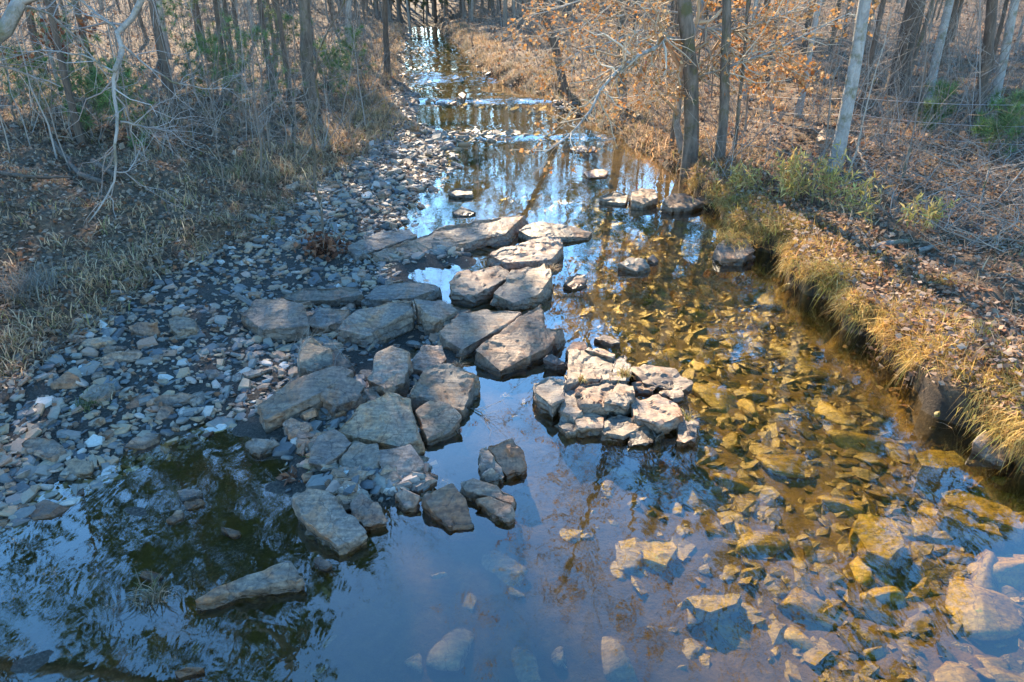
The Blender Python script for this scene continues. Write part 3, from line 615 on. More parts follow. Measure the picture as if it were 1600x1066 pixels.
# ------------------------------------------------------------------ tubes and trees
def tubes(P, R, sides):
    """P (n,k,3), R (n,k) -> vertices, quads"""
    n, k, _ = P.shape
    T = np.gradient(P, axis=1); T /= np.maximum(np.linalg.norm(T, axis=2, keepdims=True), 1e-9)
    D = P[:, -1] - P[:, 0]; D /= np.maximum(np.linalg.norm(D, axis=1, keepdims=True), 1e-9)
    ref = np.where(np.abs(D[:, 2:3]) < 0.8, np.array([[0, 0, 1.0]]), np.array([[1.0, 0, 0]]))[:, None, :]
    A = np.cross(T, ref); A /= np.maximum(np.linalg.norm(A, axis=2, keepdims=True), 1e-9); B = np.cross(T, A)
    th = np.arange(sides) / sides * 2 * np.pi
    V = P[:, :, None, :] + R[:, :, None, None] * (np.cos(th)[None, None, :, None] * A[:, :, None, :] + np.sin(th)[None, None, :, None] * B[:, :, None, :])
    idx = np.arange(n * k * sides).reshape(n, k, sides); nxt = np.roll(idx, -1, 2)
    Q = np.stack([idx[:, :-1], nxt[:, :-1], nxt[:, 1:], idx[:, 1:]], -1).reshape(-1, 4)
    return V.reshape(-1, 3), Q

def resample(path, k):
    path = np.asarray(path, float); s = np.concatenate([[0], np.cumsum(np.linalg.norm(np.diff(path, axis=0), axis=1))])
    t = np.linspace(0, s[-1], k); return np.stack([np.interp(t, s, path[:, i]) for i in range(3)], 1)

def grow(P, R, count, length, angle, rng, k=5, up=0.15, rad=0.6, tmin=0.25, wob=0.08, tip=0.25, rmin=0.0015):
    n, kp, _ = P.shape
    pi = rng.integers(0, n, count); t = tmin + (1 - tmin) * rng.random(count)
    f = t * (kp - 1); i0 = np.minimum(f.astype(int), kp - 2); w = (f - i0)[:, None]
    S = P[pi, i0] * (1 - w) + P[pi, i0 + 1] * w; r0 = R[pi, i0] * (1 - w[:, 0]) + R[pi, i0 + 1] * w[:, 0]
    T = P[pi, i0 + 1] - P[pi, i0]; T /= np.maximum(np.linalg.norm(T, axis=1, keepdims=True), 1e-9)
    rv = rng.normal(size=(count, 3)); rv -= (rv * T).sum(1, keepdims=True) * T; rv /= np.maximum(np.linalg.norm(rv, axis=1, keepdims=True), 1e-9)
    an = np.radians(rng.uniform(angle[0], angle[1], count))[:, None]
    D = T * np.cos(an) + rv * np.sin(an)
    Ln = rng.uniform(length[0], length[1], count) * (1.15 - 0.6 * t)
    s = np.linspace(0, 1, k)[None, :, None]
    C = S[:, None] + D[:, None] * Ln[:, None, None] * s + np.array([0, 0, 1.0]) * (up * Ln[:, None, None] * s ** 2)
    C = C + np.cumsum(rng.normal(size=(count, k, 3)) * (wob * Ln[:, None, None] / k * 2), axis=1) * (s > 0)
    rr = np.maximum(r0 * rad, rmin)[:, None] * (1 - (1 - tip) * np.linspace(0, 1, k))[None, :]
    return C, rr

def leaves_on(P, count, size, rng, cols, spread=0.04, hang=0.5, width=1.0):
    n, k, _ = P.shape; pi = rng.integers(0, n, count); f = rng.random(count) * (k - 1); i0 = np.minimum(f.astype(int), k - 2); w = (f - i0)[:, None]
    C = P[pi, i0] * (1 - w) + P[pi, i0 + 1] * w + rng.normal(size=(count, 3)) * spread
    return leaf_quads(C, size, rng, cols, hang, width=width)

def leaf_quads(C, size, rng, cols, hang=0.5, flat=None, width=1.0):
    count = len(C)
    a = rng.normal(size=(count, 3))
    if flat is not None: a[:, 2] *= flat
    else: a[:, 2] -= hang
    a /= np.linalg.norm(a, axis=1, keepdims=True)
    b = rng.normal(size=(count, 3))
    if flat is not None: b[:, 2] *= flat
    b -= (b * a).sum(1, keepdims=True) * a; b /= np.maximum(np.linalg.norm(b, axis=1, keepdims=True), 1e-9)
    nrm = np.cross(a, b)
    L = (size[0] + (size[1] - size[0]) * rng.random(count))[:, None]; W = L * width * rng.uniform(0.3, 0.5, (count, 1)); cup = L * rng.normal(0, 0.14, (count, 1))
    V = np.stack([C, C + a * L * 0.45 + b * W + nrm * cup, C + a * L, C + a * L * 0.5 - b * W + nrm * cup * 0.7], 1).reshape(-1, 3)
    i = np.arange(count)[:, None] * 4; F = np.concatenate([i + [0, 1, 2], i + [0, 2, 3]])
    ci = rng.integers(0, len(cols), count); col = np.asarray(cols)[ci] * rng.uniform(0.65, 1.25, (count, 1))
    return V, F, np.repeat(col, 4, 0)

BEECH = [(0.50, 0.24, 0.085), (0.58, 0.32, 0.13), (0.42, 0.18, 0.06), (0.55, 0.36, 0.19)]
LITTER = [(0.27, 0.165, 0.105), (0.36, 0.235, 0.155), (0.19, 0.11, 0.07), (0.44, 0.32, 0.23), (0.28, 0.13, 0.07), (0.33, 0.24, 0.18), (0.12, 0.08, 0.058)]
STRAW = [(0.56, 0.39, 0.13), (0.70, 0.51, 0.20), (0.44, 0.29, 0.09), (0.46, 0.40, 0.08), (0.64, 0.39, 0.11), (0.28, 0.17, 0.06), (0.34, 0.17, 0.06)]
DULL = [(0.50, 0.34, 0.20), (0.60, 0.44, 0.28), (0.38, 0.23, 0.13), (0.36, 0.24, 0.14), (0.44, 0.29, 0.18), (0.27, 0.23, 0.09)]
TWIGC = [(0.21, 0.175, 0.15), (0.27, 0.235, 0.205), (0.16, 0.125, 0.10), (0.30, 0.26, 0.22)]

def twig_cols(nv_each, n, rng, cols=TWIGC):
    c = np.asarray(cols)[rng.integers(0, len(cols), n)] * rng.uniform(0.8, 1.2, (n, 1)); return np.repeat(c, nv_each, 0)

class Acc:
    def __init__(s): s.V, s.Q, s.T, s.C, s.n = [], [], [], [], 0
    def add(s, V, F, C):
        F = np.asarray(F); (s.Q if F.shape[1] == 4 else s.T).append(F + s.n); s.V.append(V); s.C.append(C); s.n += len(V)
    def tube(s, P, R, sides, rng, cols=TWIGC):
        V, Q = tubes(P, R, sides); s.add(V, Q, twig_cols(P.shape[1] * sides, len(P), rng, cols))
    def mesh(s, name, mat, flat=True):
        fs = ([np.concatenate(s.Q)] if s.Q else []) + ([np.concatenate(s.T)] if s.T else [])
        return mesh_np(name, np.concatenate(s.V), fs, mat, np.concatenate(s.C), flat)

def trunk_path(h, lean, rng, k=14, wob=0.03):
    s = np.linspace(0, 1, k); p = np.zeros((k, 3)); p[:, 2] = s * h
    p[:, 0] = lean[0] * h * s ** 1.3; p[:, 1] = lean[1] * h * s ** 1.3
    w = np.cumsum(rng.normal(size=(k, 2)) * wob * h / k, axis=0); p[1:, :2] += w[1:] - w[0]
    p[0, 2] = -0.25; return p

def trunk_mesh(path, r0, mat, tip=0.22, sides=12, flare=1.3, rng=None):
    k = len(path); s = np.linspace(0, 1, k); pp = resample(path, 26); s = np.linspace(0, 1, 26)
    r = r0 * (1 - (1 - tip) * s); r[0] *= flare; r[1] *= 1 + (flare - 1) * 0.35
    V, Q = tubes(pp[None], r[None], sides)
    V = V + (fbm(V * 3.0 + rng.random() * 50, 3) * r0 * 0.10)[:, None] * np.array([1, 1, 0])
    return mesh_np('trunk', V, [Q], mat, flat=False)

def bare_tree(seed, h, r0, lean=(0, 0), mat=None, limbs=15, tw=220, fine=450, leaf=0, first=0.3, spread=0.32, cols=TWIGC):
    rng = np.random.default_rng(seed); path = trunk_path(h, lean, rng)
    tm = trunk_mesh(path, r0, mat or M_BARK, rng=rng)
    P0 = path[None]; R0 = (r0 * (1 - 0.8 * np.linspace(0, 1, len(path))))[None]
    P1, R1 = grow(P0, R0, limbs, (h * spread * 0.6, h * spread * 1.15), (35, 75), rng, k=7, up=0.22, rad=0.42, tmin=first, wob=0.12)
    P2, R2 = grow(P1, R1, tw // 3, (h * 0.08, h * 0.17), (25, 60), rng, k=5, up=0.12, rad=0.55, tmin=0.2, wob=0.16)
    P3, R3 = grow(np.concatenate([P2]), R2, tw, (0.4, 1.1), (20, 60), rng, k=4, up=0.1, rad=0.6, wob=0.18, rmin=0.004)
    P4, R4 = grow(P3, R3, fine, (0.2, 0.6), (20, 60), rng, k=3, up=0.05, rad=0.6, wob=0.15, rmin=0.003)
    a = Acc(); a.tube(P1, R1, 6, rng, cols); a.tube(P2, R2, 4, rng, cols); a.tube(P3, R3, 3, rng, cols); a.tube(P4, R4, 3, rng, cols)
    cm = a.mesh('crown', M_TWIG, flat=False); lm = None
    if leaf:
        V, F, C = leaves_on(P4, leaf, (0.05, 0.10), rng, BEECH); lm = mesh_np('leaves', V, [F], M_LEAF, C)
    return tm, cm, lm

def needles(C, n_each, L, rng, cols, w=0.006):
    n = len(C); Cn = np.repeat(C, n_each, 0); m = len(Cn)
    d = rng.normal(size=(m, 3)); d[:, 2] += 0.5; d /= np.linalg.norm(d, axis=1, keepdims=True)
    b = np.cross(d, rng.normal(size=(m, 3))); b /= np.maximum(np.linalg.norm(b, axis=1, keepdims=True), 1e-9)
    ln = L * rng.uniform(0.6, 1.1, (m, 1))
    V = np.stack([Cn - b * w, Cn + b * w, Cn + d * ln], 1).reshape(-1, 3); F = np.arange(m * 3).reshape(-1, 3)
    col = np.asarray(cols)[rng.integers(0, len(cols), n)] * rng.uniform(0.7, 1.3, (n, 1)); return V, F, np.repeat(np.repeat(col, n_each, 0), 3, 0)

PINE = [(0.055, 0.10, 0.03), (0.075, 0.13, 0.035), (0.045, 0.085, 0.03), (0.09, 0.14, 0.05)]
YOUNG = [(0.12, 0.21, 0.07), (0.16, 0.26, 0.09), (0.10, 0.16, 0.07), (0.18, 0.21, 0.09)]

def pine_tree(seed, h, r0, crown_from=0.5, limbs=44, reach=0.2, nw=0.016, nn=34):
    rng = np.random.default_rng(seed); path = trunk_path(h, (rng.normal(0, .02), rng.normal(0, .02)), rng, wob=0.015)
    tm = trunk_mesh(path, r0, M_BARK_DARK, rng=rng, flare=1.35)
    R0 = (r0 * (1 - 0.85 * np.linspace(0, 1, len(path))))[None]
    P1, R1 = grow(path[None], R0, limbs, (h * reach * 0.6, h * reach), (55, 95), rng, k=6, up=0.1, rad=0.3, tmin=crown_from, wob=0.1)
    P2, R2 = grow(P1, R1, limbs * 6, (0.4, 1.3), (25, 60), rng, k=4, up=0.2, rad=0.5, tmin=0.3)
    a = Acc(); a.tube(P1, R1, 5, rng, [(0.12, 0.09, 0.07)]); a.tube(P2, R2, 3, rng, [(0.12, 0.09, 0.07)])
    C = np.concatenate([P2[:, -1], P2[:, -2], P1[:, -1], P2[:, -1] + rng.normal(size=P2[:, -1].shape) * 0.15])
    V, F, Cc = needles(C, nn, 0.25, rng, PINE, nw); 
    nm = mesh_np('needles', V, [F], M_NEEDLE, Cc)
    return tm, a.mesh('crown', M_TWIG), nm

def plant_tree(meshes, loc, rz, label, name='bare_tree', cat='tree', group=None, scale=1.0, part3='leaves', tilt=(0, 0)):
    e = bpy.data.objects.new(name, None); COL.objects.link(e); e.location = Vector([float(c) for c in loc]); e.rotation_euler = (tilt[0], tilt[1], rz); e.scale = (scale,) * 3
    e['label'] = label; e['category'] = cat
    if group: e['group'] = group
    for nm, me in zip(('trunk', 'crown', part3), meshes):
        if me is not None: link(nm, me, parent=e)
    return e

# trees that stand out: base position in the photograph, where the stem leaves the top, stem width in pixels
def stem_tree(seed, base, top, wpx, h, label, mat, name='bare_tree', **kw):
    b = at_ground(*base); depth = b[1] * CP + (CAM_H - b[2]) * SP
    # lean so that the stem runs through the second point at the same distance
    d = ray(*top); t = (b[1]) / d[1]; q = np.array([0, 0, CAM_H]) + d * t
    dz = max(q[2] - b[2], 0.5); lean = ((q[0] - b[0]) / dz, 0.0)
    r = 0.5 * wpx * depth / FPX * 0.82
    ms = bare_tree(seed, h, r, lean=(lean[0] * 0.8, RNG.normal(0, .02)), mat=mat, **kw)
    return plant_tree(ms, b, 0, label, name)

stem_tree(1, (1303, 268), (1340, 0), 25, 13, 'pale mottled leaning tree on the bank by the wire fence', M_BARK_PALE, leaf=900)
stem_tree(2, (488, 172), (479, 0), 24, 15, 'sturdy pale barked tree beside the tall sapling on the shaded bank', M_BARK)
stem_tree(3, (1078, 268), (1045, 0), 30, 14, 'thick brown tree leaning over the water with exposed roots', M_BARK, leaf=2500, spread=.36, first=.25)
stem_tree(4, (1123, 250), (1128, 0), 20, 12, 'straight grey brown tree just behind the thick leaning tree', M_BARK, leaf=1800)
stem_tree(5, (1400, 142), (1425, 0), 34, 17, 'thickest dark trunk in the wood behind the fence', M_BARK_DARK)
stem_tree(6, (1450, 160), (1488, 0), 16, 13, 'slim grey tree leaning outward behind the fence', M_BARK_PALE)
stem_tree(7, (1525, 190), (1518, 0), 20, 14, 'dark forked tree standing behind the green pine seedling', M_BARK_DARK)
stem_tree(8, (1552, 165), (1582, 0), 16, 13, 'light grey tree at the edge of view behind the fence', M_BARK_PALE)
stem_tree(9, (884, 140), (826, 40), 16, 11, 'dark tree slanting from the far bank over the creek', M_BARK_DARK)
stem_tree(10, (972, 172), (960, 20), 18, 13, 'mossy tree behind the drooping branch on the far bank', M_BARK)
stem_tree(11, (605, 118), (604, 0), 12, 13, 'thin dark tree next to the creek in the far gap', M_BARK_DARK)
stem_tree(12, (545, 75), (548, 0), 12, 13, 'pale slim tree left of the far gap', M_BARK_PALE)
stem_tree(13, (262, 95), (248, 0), 14, 14, 'pinkish trunk behind the young pines', M_BARK_PALE)
stem_tree(14, (72, 118), (60, 40), 14, 13, 'short dark leaning trunk behind rust red leaves', M_BARK_DARK)
stem_tree(15, (365, 112), (352, 0), 10, 12, 'thin dark stem among the young pines', M_BARK_DARK)
stem_tree(16, (1048, 240), (1058, 60), 10, 9, 'thin crooked stem against the thick leaning tree', M_BARK)
stem_tree(17, (1146, 246), (1170, 60), 8, 7, 'slender reddish stem leaning away behind the bank', M_BARK)

VAR = [bare_tree(60 + i, RNG.uniform(11, 16), RNG.uniform(0.045, 0.095), (RNG.normal(0, .05), RNG.normal(0, .05)), [M_BARK, M_BARK_PALE, M_BARK_DARK][i % 3], limbs=15, tw=220, fine=420) for i in range(7)]
PINES = [pine_tree(90 + i, 17 + i, 0.085, 0.42, 46, 0.2) for i in range(3)]

def wood_spot(side, ymin, ymax):
    y = ymin + (ymax - ymin) * RNG.random() ** 1.2
    if side < 0: x = min(Vx(y) - 1.0, -3.6 - .176 * (y - 8)) - RNG.random() * (5 + 0.62 * y)
    else: x = max(Rx(y) + 1.6, 8.2 - .176 * (y - 8)) + RNG.random() * (5 + 0.62 * y)
    return float(x), float(y)
taken = []
def spaced(side, y0, y1, dmin):
    for _ in range(40):
        x, y = wood_spot(side, y0, y1)
        if all((x - a) ** 2 + (y - b) ** 2 > dmin ** 2 for a, b in taken): break
    taken.append((x, y)); return x, y
for i in range(28):
    x, y = spaced(-1, 18, 75, 1.5)
    plant_tree(VAR[i % 7][:2], (x, y, g1(x, y)), RNG.random() * 6.28, 'slender bare tree, one of many in the wood beyond the shaded bank', group='bare trees of the wood on the shaded side', scale=RNG.uniform(.65, 1.1), tilt=(RNG.normal(0, .05), RNG.normal(0, .05)))
for i in range(62):
    x, y = spaced(1, 19, 75, 1.5)
    plant_tree(VAR[(i + 3) % 7][:2], (x, y, g1(x, y)), RNG.random() * 6.28, 'slender bare tree, one of many in the wood behind the fence', group='bare trees of the wood behind the fence', scale=RNG.uniform(.65, 1.1), tilt=(RNG.normal(0, .05), RNG.normal(0, .05)))
# tall pines whose crowns shade the banks
for i, (x, y) in enumerate([(-10.6, 15.5), (-7.6, 21), (-10.5, 24), (-8.9, 28), (-11, 31), (-12.5, 20), (-13, 29), (-10.6, 35.5), (-13.5, 40), (-15.5, 35), (-12, 46), (-14, 17), (-16, 25), (-14.5, 50), (-9.6, 18), (-11, 27), (-9.2, 24.5), (-11.8, 22.5), (-14.2, 31.5), (-10, 32.5), (-17.5, 29)]):
    x += 1.3
    plant_tree(PINES[i % 3], (x, y, g1(x, y)), i * 1.7, 'tall dark pine, one of several rising above the shaded bank', name='pine_tree', group='tall pines on the shaded side', part3='needles', scale=RNG.uniform(.8, 1.05))
for i, (x, y) in enumerate([(9.5, 20), (12.5, 24), (8.8, 29), (13.5, 17.5), (11, 34), (15, 29), (9.5, 38), (17, 22), (12, 42), (16, 37), (8.5, 46), (6.5, 41), (10.5, 51), (14, 48), (5.5, 52), (19, 33), (20, 43), (7.2, 34), (13, 31), (8.4, 24.5), (6.6, 30.5), (10.5, 27), (12.5, 36.5), (8.3, 33), (14.5, 25.5), (11.5, 30)]):
    plant_tree(PINES[(i + 1) % 3], (x, y, g1(x, y)), i * 2.3, 'tall dark pine, one of several rising behind the fence', name='pine_tree', group='tall pines behind the fence', part3='needles', scale=RNG.uniform(.8, 1.05))
low_pine = pine_tree(97, 8.5, 0.10, 0.25, 30, 0.17, 0.007, 16)
plant_tree(low_pine, (-7.9, 6.9, g1(-7.9, 6.9)), 0.4, 'low branched pine mirrored dark in the lower pool', name='pine_tree', part3='needles')

end_pine = pine_tree(98, 15, 0.12, 0.10, 60, 0.24)
for i, (x, y) in enumerate([(-23, 63), (-18, 60), (-14.5, 66), (-11.5, 71), (-8, 74), (-4.5, 69), (-1, 66), (3, 70), (-20, 72), (7, 64), (-16, 80), (-6, 82), (1, 79), (11, 70), (-13, 60), (-4, 61), (-10, 64), (-1.5, 60.5), (-6.5, 66)]):
    plant_tree(end_pine, (x, y, g1(x, y)), i * 1.9, 'bushy far pine, one of several where the creek bends out of sight', name='pine_tree', group='far pines at the creek bend', part3='needles', scale=RNG.uniform(.75, 1.15))
# far wood as one mass
def far_wood():
    rng = np.random.default_rng(77); n = 640
    y = 44 + 85 * rng.random(n); x = (rng.random(n) - 0.5) * (60 + 1.5 * y)
    x[:170] = rng.uniform(-24, 12, 170); y[:170] = rng.uniform(58, 85, 170)
    ok = (np.abs(x - (Lx(y) + Rx(y)) / 2) > 2.6) | (y > 58); x, y = x[ok], y[ok]; n = len(x); z = ground(x, y)
    h = rng.uniform(11, 19, n); s = np.linspace(0, 1, 6)[None, :, None]
    P = np.stack([x, y, z - .2], 1)[:, None] + np.array([0, 0, 1.]) * (h[:, None, None] * s) + np.cumsum(rng.normal(size=(n, 6, 3)) * [.16, .16, 0], axis=1)
    R = rng.uniform(.05, .16, n)[:, None] * (1 - .75 * s[None, 0, :, 0])
    a = Acc(); a.tube(P, R, 5, rng)
    P1, R1 = grow(P, R, n * 9, (1.5, 4.5), (35, 75), rng, k=4, up=.2, rad=.4, tmin=.12, wob=.15, rmin=.012); a.tube(P1, R1, 3, rng)
    P2, R2 = grow(P1, R1, n * 18, (.8, 2.0), (25, 60), rng, k=3, up=.1, rad=.6, wob=.15, rmin=.010); a.tube(P2, R2, 3, rng)
    link('far_wood', a.mesh('far_wood', M_TWIG), label='grey brown far wood closing the view upstream', kind='stuff')
far_wood()

# ------------------------------------------------------------------ brush, litter, grass
def bank_points(n, y0, y1, side, rng, width=None, power=1.4):
    y = y0 + (y1 - y0) * rng.random(n) ** power
    w = (width if width else 1) * (np.full(n, 1.0) if width else (4 + 0.75 * y)); d = rng.random(n) ** 1.1 * w
    x = np.where(side < 0, Vx(y) + 0.15 - d, Rx(y) + 0.03 + d); return x, y

def brush():
    rng = np.random.default_rng(31); a = Acc()
    for side, n, ymin in ((-1, 1250, 15), (1, 1400, 14)):
        y = ymin + 55 * rng.random(n) ** 1.1; d = 0.3 + rng.random(n) * (3 + .7 * y)
        x = np.where(side < 0, Vx(y) - d, Rx(y) + d); z = ground(x, y)
        k = 4; s = np.linspace(0, 1, k)[None, :, None]; m = 3
        B = np.repeat(np.stack([x, y, z], 1), m, 0); N = len(B); h = rng.uniform(.35, 1.2, N) * (1 + np.repeat(y, m) * .035)
        D = rng.normal(size=(N, 3)) * [.45, .45, .0] + [0, 0, 1]
        P = B[:, None] + D[:, None] * h[:, None, None] * s + np.cumsum(rng.normal(size=(N, k, 3)) * .06, axis=1) * (s > 0)
        P[:, :, 2] -= (0.25 * h[:, None] * s[0, :, 0] ** 2) * (np.abs(D[:, 0]) > .4)[:, None]
        R = rng.uniform(.004, .011, N)[:, None] * (1 - .7 * s[0, :, 0])[None]; a.tube(P, R, 3, rng)
        P1, R1 = grow(P, R, N * 3, (.25, .9), (20, 65), rng, k=3, up=.0, rad=.7, wob=.2, rmin=.003); a.tube(P1, R1, 3, rng)
    n = 330; y = 9.5 + 6 * rng.random(n); x = 6.2 + rng.random(n) * 7; m = 3; B = np.repeat(np.stack([x, y, ground(x, y)], 1), m, 0); N = len(B); k = 5; s = np.linspace(0, 1, k)[None, :, None]
    D = rng.normal(size=(N, 3)) * [.9, .6, 0] + [0, 0, .55]; P = B[:, None] + D[:, None] * rng.uniform(.3, 1.0, N)[:, None, None] * s + np.cumsum(rng.normal(size=(N, k, 3)) * .05, axis=1) * (s > 0); P[:, :, 2] = np.maximum(P[:, :, 2], ground(P[:, :, 0], P[:, :, 1]) + .01)
    R = rng.uniform(.004, .012, N)[:, None] * (1 - .6 * s[0, :, 0])[None]; a.tube(P, R, 3, rng)
    P1, R1 = grow(P, R, N * 3, (.15, .6), (20, 75), rng, k=3, up=.0, rad=.7, wob=.2, rmin=.003); a.tube(P1, R1, 3, rng)
    n = 420; y = 13 + 32 * rng.random(n) ** 1.2; d = .5 + rng.random(n) * (3 + .7 * y); x = np.where(rng.random(n) < .6, Vx(y) - d, Rx(y) + 1.2 + d); h = rng.uniform(1.6, 4.5, n); k = 6; s = np.linspace(0, 1, k)[None, :, None]
    D = rng.normal(size=(n, 3)) * [.16, .16, 0] + [0, 0, 1]; P = np.stack([x, y, ground(x, y) - .05], 1)[:, None] + D[:, None] * h[:, None, None] * s + np.cumsum(rng.normal(size=(n, k, 3)) * .05, axis=1) * (s > 0)
    R = rng.uniform(.008, .02, n)[:, None] * (1 - .7 * s[0, :, 0])[None]; a.tube(P, R, 4, rng)
    P1, R1 = grow(P, R, n * 12, (.4, 1.3), (30, 75), rng, k=4, up=.12, rad=.5, tmin=.2, wob=.18, rmin=.004); a.tube(P1, R1, 3, rng)
    P2, R2 = grow(P1, R1, n * 16, (.2, .6), (20, 60), rng, k=3, rad=.7, wob=.18, rmin=.003); a.tube(P2, R2, 3, rng)
    link('brush', a.mesh('brush', M_TWIG), label='tangle of thin bare brush stems over both wooded banks', kind='stuff')
brush()

def litter():
    rng = np.random.default_rng(41); Vs, Fs, Cs, off = [], [], [], 0
    for side, n, y0, y1, wid, sz in ((-1, 40000, 4.5, 17, None, (.045, .10)), (1, 38000, 2.5, 17, None, (.045, .10)), (-1, 17000, 15, 60, None, (.09, .20)), (1, 17000, 15, 60, None, (.09, .20)), (-2, 3200, 5, 24, 2.0, (.04, .10)), (3, 6000, 2.2, 15, 1.4, (.04, .10))):
        if side == -2:
            y = y0 + (y1 - y0) * rng.random(n); x = Vx(y) + (Lx(y) - Vx(y)) * rng.random(n) ** 1.5
        elif side == 3:
            y = y0 + (y1 - y0) * rng.random(n); x = Rx(y) + .15 + rng.random(n) * wid
        else: x, y = bank_points(n, y0, y1, side, rng, power=1.25)
        z = ground(x, y) + 0.012 + (0.03 if side != 3 else 0.12) * rng.random(n)
        V, F, C = leaf_quads(np.stack([x, y, z], 1), sz, rng, LITTER, flat=.35)
        Vs.append(V); Fs.append(F + off); Cs.append(C); off += len(V)
    link('leaf_litter', mesh_np('leaf_litter', np.concatenate(Vs), [np.concatenate(Fs)], M_LEAF, np.concatenate(Cs)), label='fallen brown leaves strewn over both banks', kind='stuff')
litter()

def blades(B, h, lean_dir, lean, w, rng, cols, drop=None):
    """curved tapering blades: B (n,3), h (n,), lean_dir (n,2), lean (n,)"""
    n = len(B); s = np.array([0, .4, .75, 1.0]); side = np.stack([-lean_dir[:, 1], lean_dir[:, 0], np.zeros(n)], 1)
    a = rng.random(n) * 6.28; sd = side * .6 + np.stack([np.cos(a), np.sin(a), np.zeros(n)], 1) * .6
    ld = np.concatenate([lean_dir, np.zeros((n, 1))], 1)
    V = []
    for i, t in enumerate(s):
        p = B + np.array([0, 0, 1.]) * (h * t * (1 - (lean * .75 if drop is None else drop) * t))[:, None] + ld * (h * lean * t ** 1.6)[:, None]
        ww = (w * (1 - t) ** .7)[:, None]
        if i < 3: V += [p - sd * ww, p + sd * ww]
        else: V.append(p)
    V = np.stack(V, 1).reshape(-1, 3); i = np.arange(n)[:, None] * 7
    Q = np.concatenate([i + [0, 1, 3, 2], i + [2, 3, 5, 4]]); T = i + [4, 5, 6]
    col = np.asarray(cols)[rng.integers(0, len(cols), n)] * rng.uniform(.65, 1.3, (n, 1))
    pt = fbm2(B[:, 0], B[:, 1], 1.1, 3, 12.0)[:, None]; col = col * (1 + .38 * np.clip(pt, -1, 1)) * (1 + np.clip(pt, -1, 1) * np.array([.1, 0, -.1]))
    return V, Q, T, np.repeat(col, 7, 0)

def grass_obj(name, B, h, ld, lean, w, rng, cols, drop=None, **kw):
    V, Q, T, C = blades(B, h, ld, lean, w, rng, cols, drop); return link(name, mesh_np(name, V, [Q, T], M_GRASS, C), **kw)

def unit2(n, rng, bx=0, by=0, k=1.0):
    d = rng.normal(size=(n, 2)) * k + [bx, by]; return d / np.maximum(np.linalg.norm(d, axis=1, keepdims=True), 1e-6)

def clumped(x, y, rng, per, sd):
    return np.repeat(x, per) + rng.normal(0, sd, len(x) * per), np.repeat(y, per) + rng.normal(0, sd, len(x) * per)

rng = np.random.default_rng(51)
# overhanging grass fringe on the sunlit bank
def edge_of(y):                              # where the bank top begins at each y
    g = np.linspace(-.5, 1.3, 40); XX = Rx(y)[:, None] + g[None]; hh = ground(XX, np.repeat(y[:, None], 40, 1)) - wz(y)[:, None]
    i = np.argmax(hh > .28, axis=1); return Rx(y) + g[i]
def clump_grass(name, x, y, z, per, sd, hr, bx, by, kdir, lean, wd, cols, drop=None, **kw):
    m = len(x); q = np.repeat(np.arange(m), per); N = m * per
    cd = unit2(m, rng, bx, by, kdir); d = cd[q] + rng.normal(0, .55, (N, 2)); d /= np.maximum(np.linalg.norm(d, axis=1, keepdims=True), 1e-6)
    ch = rng.uniform(*hr, m) * rng.uniform(.6, 1.4, m); X_ = x[q] + rng.normal(0, sd, N); Y_ = y[q] + rng.normal(0, sd, N)
    Z_ = np.maximum(ground(X_, Y_), z[q] - .06); cc = np.asarray(cols)[rng.integers(0, len(cols), m)]
    V, Q, T, C = blades(np.stack([X_, Y_, Z_], 1), ch[q] * rng.uniform(.4, 1.15, N), d, rng.uniform(*lean, N), rng.uniform(*wd, N), rng, cols, None if drop is None else rng.uniform(*drop, N))
    C = .5 * C + .5 * np.repeat(cc[q], 7, 0) * rng.uniform(.7, 1.2, (len(C), 1)); return link(name, mesh_np(name, V, [Q, T], M_GRASS, C), **kw)
n = 1150; y = 2.2 + 13 * rng.random(n) ** 1.45; e_ = edge_of(y); keep = fbm2(e_, y, .9, 3, 21.0) > -.6; y = y[keep]; x = e_[keep] + rng.uniform(-.06, .12, keep.sum())
clump_grass('hanging_grass', x, y, np.maximum(ground(x, y), .30 + wz(y)), 22, .045, (.10, .30), -.7, -.25, .9, (.2, 1.1), (.003, .007), STRAW, (1.0, 2.3), label='dry grass hanging in ragged clumps down the face of the undercut bank', kind='stuff')
n = 900; y = 14 + 40 * rng.random(n) ** 1.3; sd_ = rng.random(n) < .55; x = np.where(sd_, Rx(y) + rng.uniform(-.1, 1.6, n), Vx(y) - rng.uniform(-.2, 1.6, n)); x, y = clumped(x, y, rng, 20, .16); N = len(x)
grass_obj('far_bank_grass', np.stack([x, y, ground(x, y)], 1), rng.uniform(.2, .6, N), unit2(N, rng, 0, 0, 1), rng.uniform(.4, 1.4, N), rng.uniform(.006, .014, N), rng, DULL, label='pale dry grass along both banks upstream', kind='stuff')
n = 1700; y = 2.2 + 13.5 * rng.random(n) ** 1.15; x = Rx(y) + 0.15 + np.abs(rng.normal(0, .45, n)); keep = fbm2(x, y, 1.5, 3, 9.0) > -.45; x, y = x[keep], y[keep]
clump_grass('bank_grass', x, y, np.maximum(ground(x, y), .3), 26, .06, (.08, .26), -.25, -.1, 1.0, (.2, 1.5), (.003, .007), STRAW, label='golden patchy dry grass matted along the sunlit bank top', kind='stuff')
